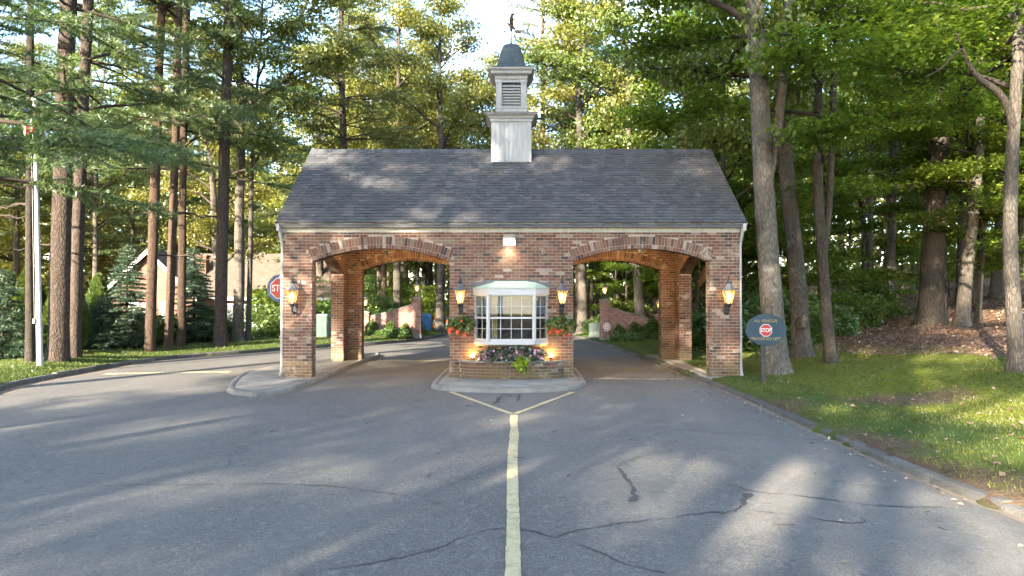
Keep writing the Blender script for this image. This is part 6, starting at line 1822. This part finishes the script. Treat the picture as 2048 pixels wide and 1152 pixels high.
# ------------------------------------------------------------------ shrubs and young conifers on the left lawn
SPR = spruce_mesh(61, 3.9, 1.25); SPR2 = spruce_mesh(62, 3.0, 1.2)
ARB = arbor_mesh(63, 2.9, .52, 5200)
BUSH = bush_mesh(64, .9, .8, 1.0, 4200, .10, 'shrub', .55, .2, .5)
def conif(name, me, px_, d, s, lab, cat, rz=0, leaf=None, group=None):
    x, y = at(px_, d); o = small(name, me, x, y, lab, cat, group, s, rz)
    if leaf: override(o.children[0], 0, M[leaf])
conif('spruce', SPR, 254, 25.5, 1.02, 'dark young spruce before the brick gable', 'spruce', .3)
conif('spruce', SPR, 388, 28.5, 1.05, 'dark young spruce to the right of the slender pines', 'spruce', 1.7)
conif('spruce', SPR2, 6, 20.5, .95, 'blue green spruce at the left edge of the picture', 'spruce', 2.2)
conif('spruce', SPR2, 205, 24.8, .7, 'low spruce to the left of the young gable spruce', 'spruce', .9)
conif('arborvitae', ARB, 133, 22.5, 1.0, 'bright arborvitae between the two thick left pines', 'arborvitae', .4)
conif('arborvitae', ARB, 60, 22.8, .98, 'bright arborvitae behind the slim dark pine', 'arborvitae', 1.4)
conif('arborvitae', ARB, 157, 24.2, .72, 'darker arborvitae right of the leaning pine', 'arborvitae', 2.0, 'spruce')
conif('arborvitae', ARB, 197, 26.5, .95, 'dark arborvitae before the rail fence', 'arborvitae', 2.9, 'shrub')
conif('arborvitae', ARB, 14, 23.5, .95, 'arborvitae behind the blue green spruce', 'arborvitae', 4.0)
conif('arborvitae', ARB, 96, 26, .8, 'small arborvitae behind the thickest left pine', 'arborvitae', 5.0)
for i, (px_, d, s, lf, lab) in enumerate(((318, 27.5, 1.15, 'arbor', 'yellow green shrub between the two slender pines'), (408, 30, 1.3, None, 'dark leafy shrub left of the grey pine'), (430, 32.5, 1.5, None, 'tall leafy shrub behind the grey pine'),
                                          (540, 34, 1.6, 'shrub', 'rounded shrub below the round stop sign'), (552, 38, 2.6, 'maple', 'large leafy bush behind the round stop sign'), (350, 29, 1.0, None, 'small shrub between the reddish pines'),
                                          (276, 28, 1.0, 'arbor', 'yellow green shrub right of the young gable spruce'), (660, 40, 1.9, 'shrub', 'broad bush behind the dark green cabinet'), (458, 30.5, .8, 'arbor', 'low shrub at the foot of the pale oak'),
                                          (20, 31, 1.4, 'maple', 'light green hedge bush at the far left'), (150, 33, 1.3, 'maple', 'light green bush before the far rail fence'))):
    conif('shrub', BUSH, px_, d, s, lab, 'shrub', i * 1.1, lf, 'shrubs on the left')
for i, (px_, d, s, lf, lab) in enumerate(((1410, 26, 1.5, None, 'leafy shrub seen through the right side opening'), (1500, 24, 1.7, 'shrub', 'leafy shrub right of the right pier'), (1595, 24.5, 1.7, 'shrub', 'leafy shrub at the foot of the rough trunk'), (1700, 27, 1.5, 'shrub', 'low leafy shrub on the bank left of the slim pale trunk'),
                                          (1660, 25, 1.2, 'shrub', 'low leafy shrub behind the thin dark maple'), (1740, 30, 1.6, 'shrub', 'leafy shrub beside the slim pale trunk'), (1470, 30, 2.2, 'shrub', 'tall shrub behind the right gable corner'), (1190, 39.5, .9, 'shrub', 'leafy vine beside the pale utility box'),
                                          (770, 39, 1.5, 'shrub', 'leafy bush behind the middle of the left wing wall'), (812, 38, 1.2, 'shrub', 'leafy bush behind the high end of the left wing wall'), (742, 38, 1.4, 'maple', 'leafy bush behind the low end of the left wing wall'), (1240, 40, 1.8, 'maple', 'leafy bush behind the right wing wall'))):
    conif('shrub', BUSH, px_, d, s, lab, 'shrub', i * .9, lf, 'shrubs at the wood edge')

# ------------------------------------------------------------------ grass, fallen leaves, twigs
g = np.random.default_rng(5)
def blades(n, xr, yr, dens, length, width, name, label, mat='blade'):
    x = g.uniform(*xr, n); y = g.uniform(*yr, n)
    ok = dens(x, y) > g.random(n)
    x, y = x[ok], y[ok]; C = np.c_[x, y, land(x, y) - .01]
    D = np.tile(np.array([[0, 0, 1.0]]), (len(C), 1))
    V, F = needles_np(C, D, 3, length, width, g, .42, .25)
    t = Tri(); t.add(V, F, 0)
    return tag(link_mesh(name, t.mesh(name, [M[mat]])), label, 'grass', kind='stuff')
dl_ = lambda x, y: x_left(y) - x
dr_ = lambda x, y: x - x_right(y)
blades(90000, (-17, -4), (-3, 22), lambda x, y: (dl_(x, y) > .17) * np.clip(1.3 - dl_(x, y) / 5, .1, 1), .065, .012, 'lawn_grass', 'short lawn grass along the left kerb')
def dens_r(x, y):
    q = dr_(x, y)
    d = (q > .25) * np.clip(1.15 - np.maximum(0, q - 4.5) / 3, 0, 1) * (.25 + .75 * (vnoise(x, y, 1.1, 4) > -.25))
    d = d * (1 - .85 * np.exp(-((x - 7.6) / 2.0) ** 2 - ((y + 3.9) / 1.4) ** 2)) * np.where(y < -6, .8, 1)
    return d * ~((x < 6.05) & (y > -.3) & (y < 7))
blades(90000, (4.8, 13), (-12, 17), dens_r, .055, .010, 'verge_grass', 'short mossy grass on the right verge', 'moss_blade')
def dry(n, xr, yr, dens, size, name, label, mat, lift=.012, up=2.5, onroad=False):
    x = g.uniform(*xr, n); y = g.uniform(*yr, n)
    ok = dens(x, y) > g.random(n)
    x, y = x[ok], y[ok]; C = np.c_[x, y, (np.zeros(len(x)) if onroad else land(x, y)) + lift]
    V, F = leaves_np(C, size, g, up, .75, .35, -.05)
    t = Tri(); t.add(V, F, 0)
    return tag(link_mesh(name, t.mesh(name, [M[mat]])), label, 'leaves', kind='stuff')
dry(70000, (6, 40), (-6, 40), lambda x, y: sstep(5.0, 8.0, dr_(x, y) + 1.1 * vnoise(x, y, 2.3, 5) - np.clip(-y * .55, -1, 4)) * np.clip(1.2 - dr_(x, y) / 30, .15, 1), .105, 'leaf_litter', 'brown leaf litter covering the bank', 'litter', .02, 1.4)
dry(1200, (4.9, 11), (-12.5, 3), lambda x, y: (dr_(x, y) > .2) * np.clip(.28 + .9 * np.exp(-((y + 10) / 2.2) ** 2) + .4 * np.exp(-((x - 7.6) / 2.0) ** 2 - ((y + 3.9) / 1.6) ** 2), 0, 1), .075, 'verge_leaves', 'dry leaves scattered on the right verge', 'litter', .02, 1.6)
dry(1600, (3.4, 4.95), (-12, 8), lambda x, y: np.exp(-np.maximum(0, -dr_(x, y)) / .22) * (dr_(x, y) < -.01), .055, 'gutter_leaves', 'dry leaves lying along the right kerb', 'roadleaf', .012, 2.2, True)
dry(150, (-7, 4.6), (-12, 1.0), lambda x, y: np.clip(.35 + .12 * x, .1, 1), .060, 'road_leaves', 'a few pale leaves lying on the asphalt', 'roadleaf', .012, 2.0, True)

# needles and leaves caught on the roof
x = g.uniform(-5.7, 5.7, 420); q = SL * g.random(420) ** 1.6
keep = g.random(420) < np.where(x > .5, .75, .3)
x, q = x[keep], q[keep]
C = np.c_[x, EY + sd.y * q + sn.y * .032, EZ + sd.z * q + sn.z * .032]
V, F = leaves_np(C, .055, g, 1.2, .5, .3, 0)
t = Tri(); t.add(V, F, 0)
tag(link_mesh('roof_litter', t.mesh('roof_litter', [M['litter']])), 'dry leaves caught on the shingle roof', 'leaves', kind='stuff')
# a few short twigs on the asphalt
t = Tri()
for i in range(26):
    a = g.random() * 6.28; px_, py_ = g.uniform(-4, 4.4), g.uniform(-11.5, -1); L = g.uniform(.06, .22)
    V, F = tube_np(np.array([[px_, py_, .008], [px_ + L * .5 * math.cos(a), py_ + L * .5 * math.sin(a), .014], [px_ + L * math.cos(a + .3), py_ + L * math.sin(a + .3), .008]]), [.004, .0035, .002], 5); t.add(V, F, 0)
tag(link_mesh('fallen_twigs', t.mesh('fallen_twigs', [M['twig']])), 'short twigs lying on the asphalt', 'twigs', kind='stuff')
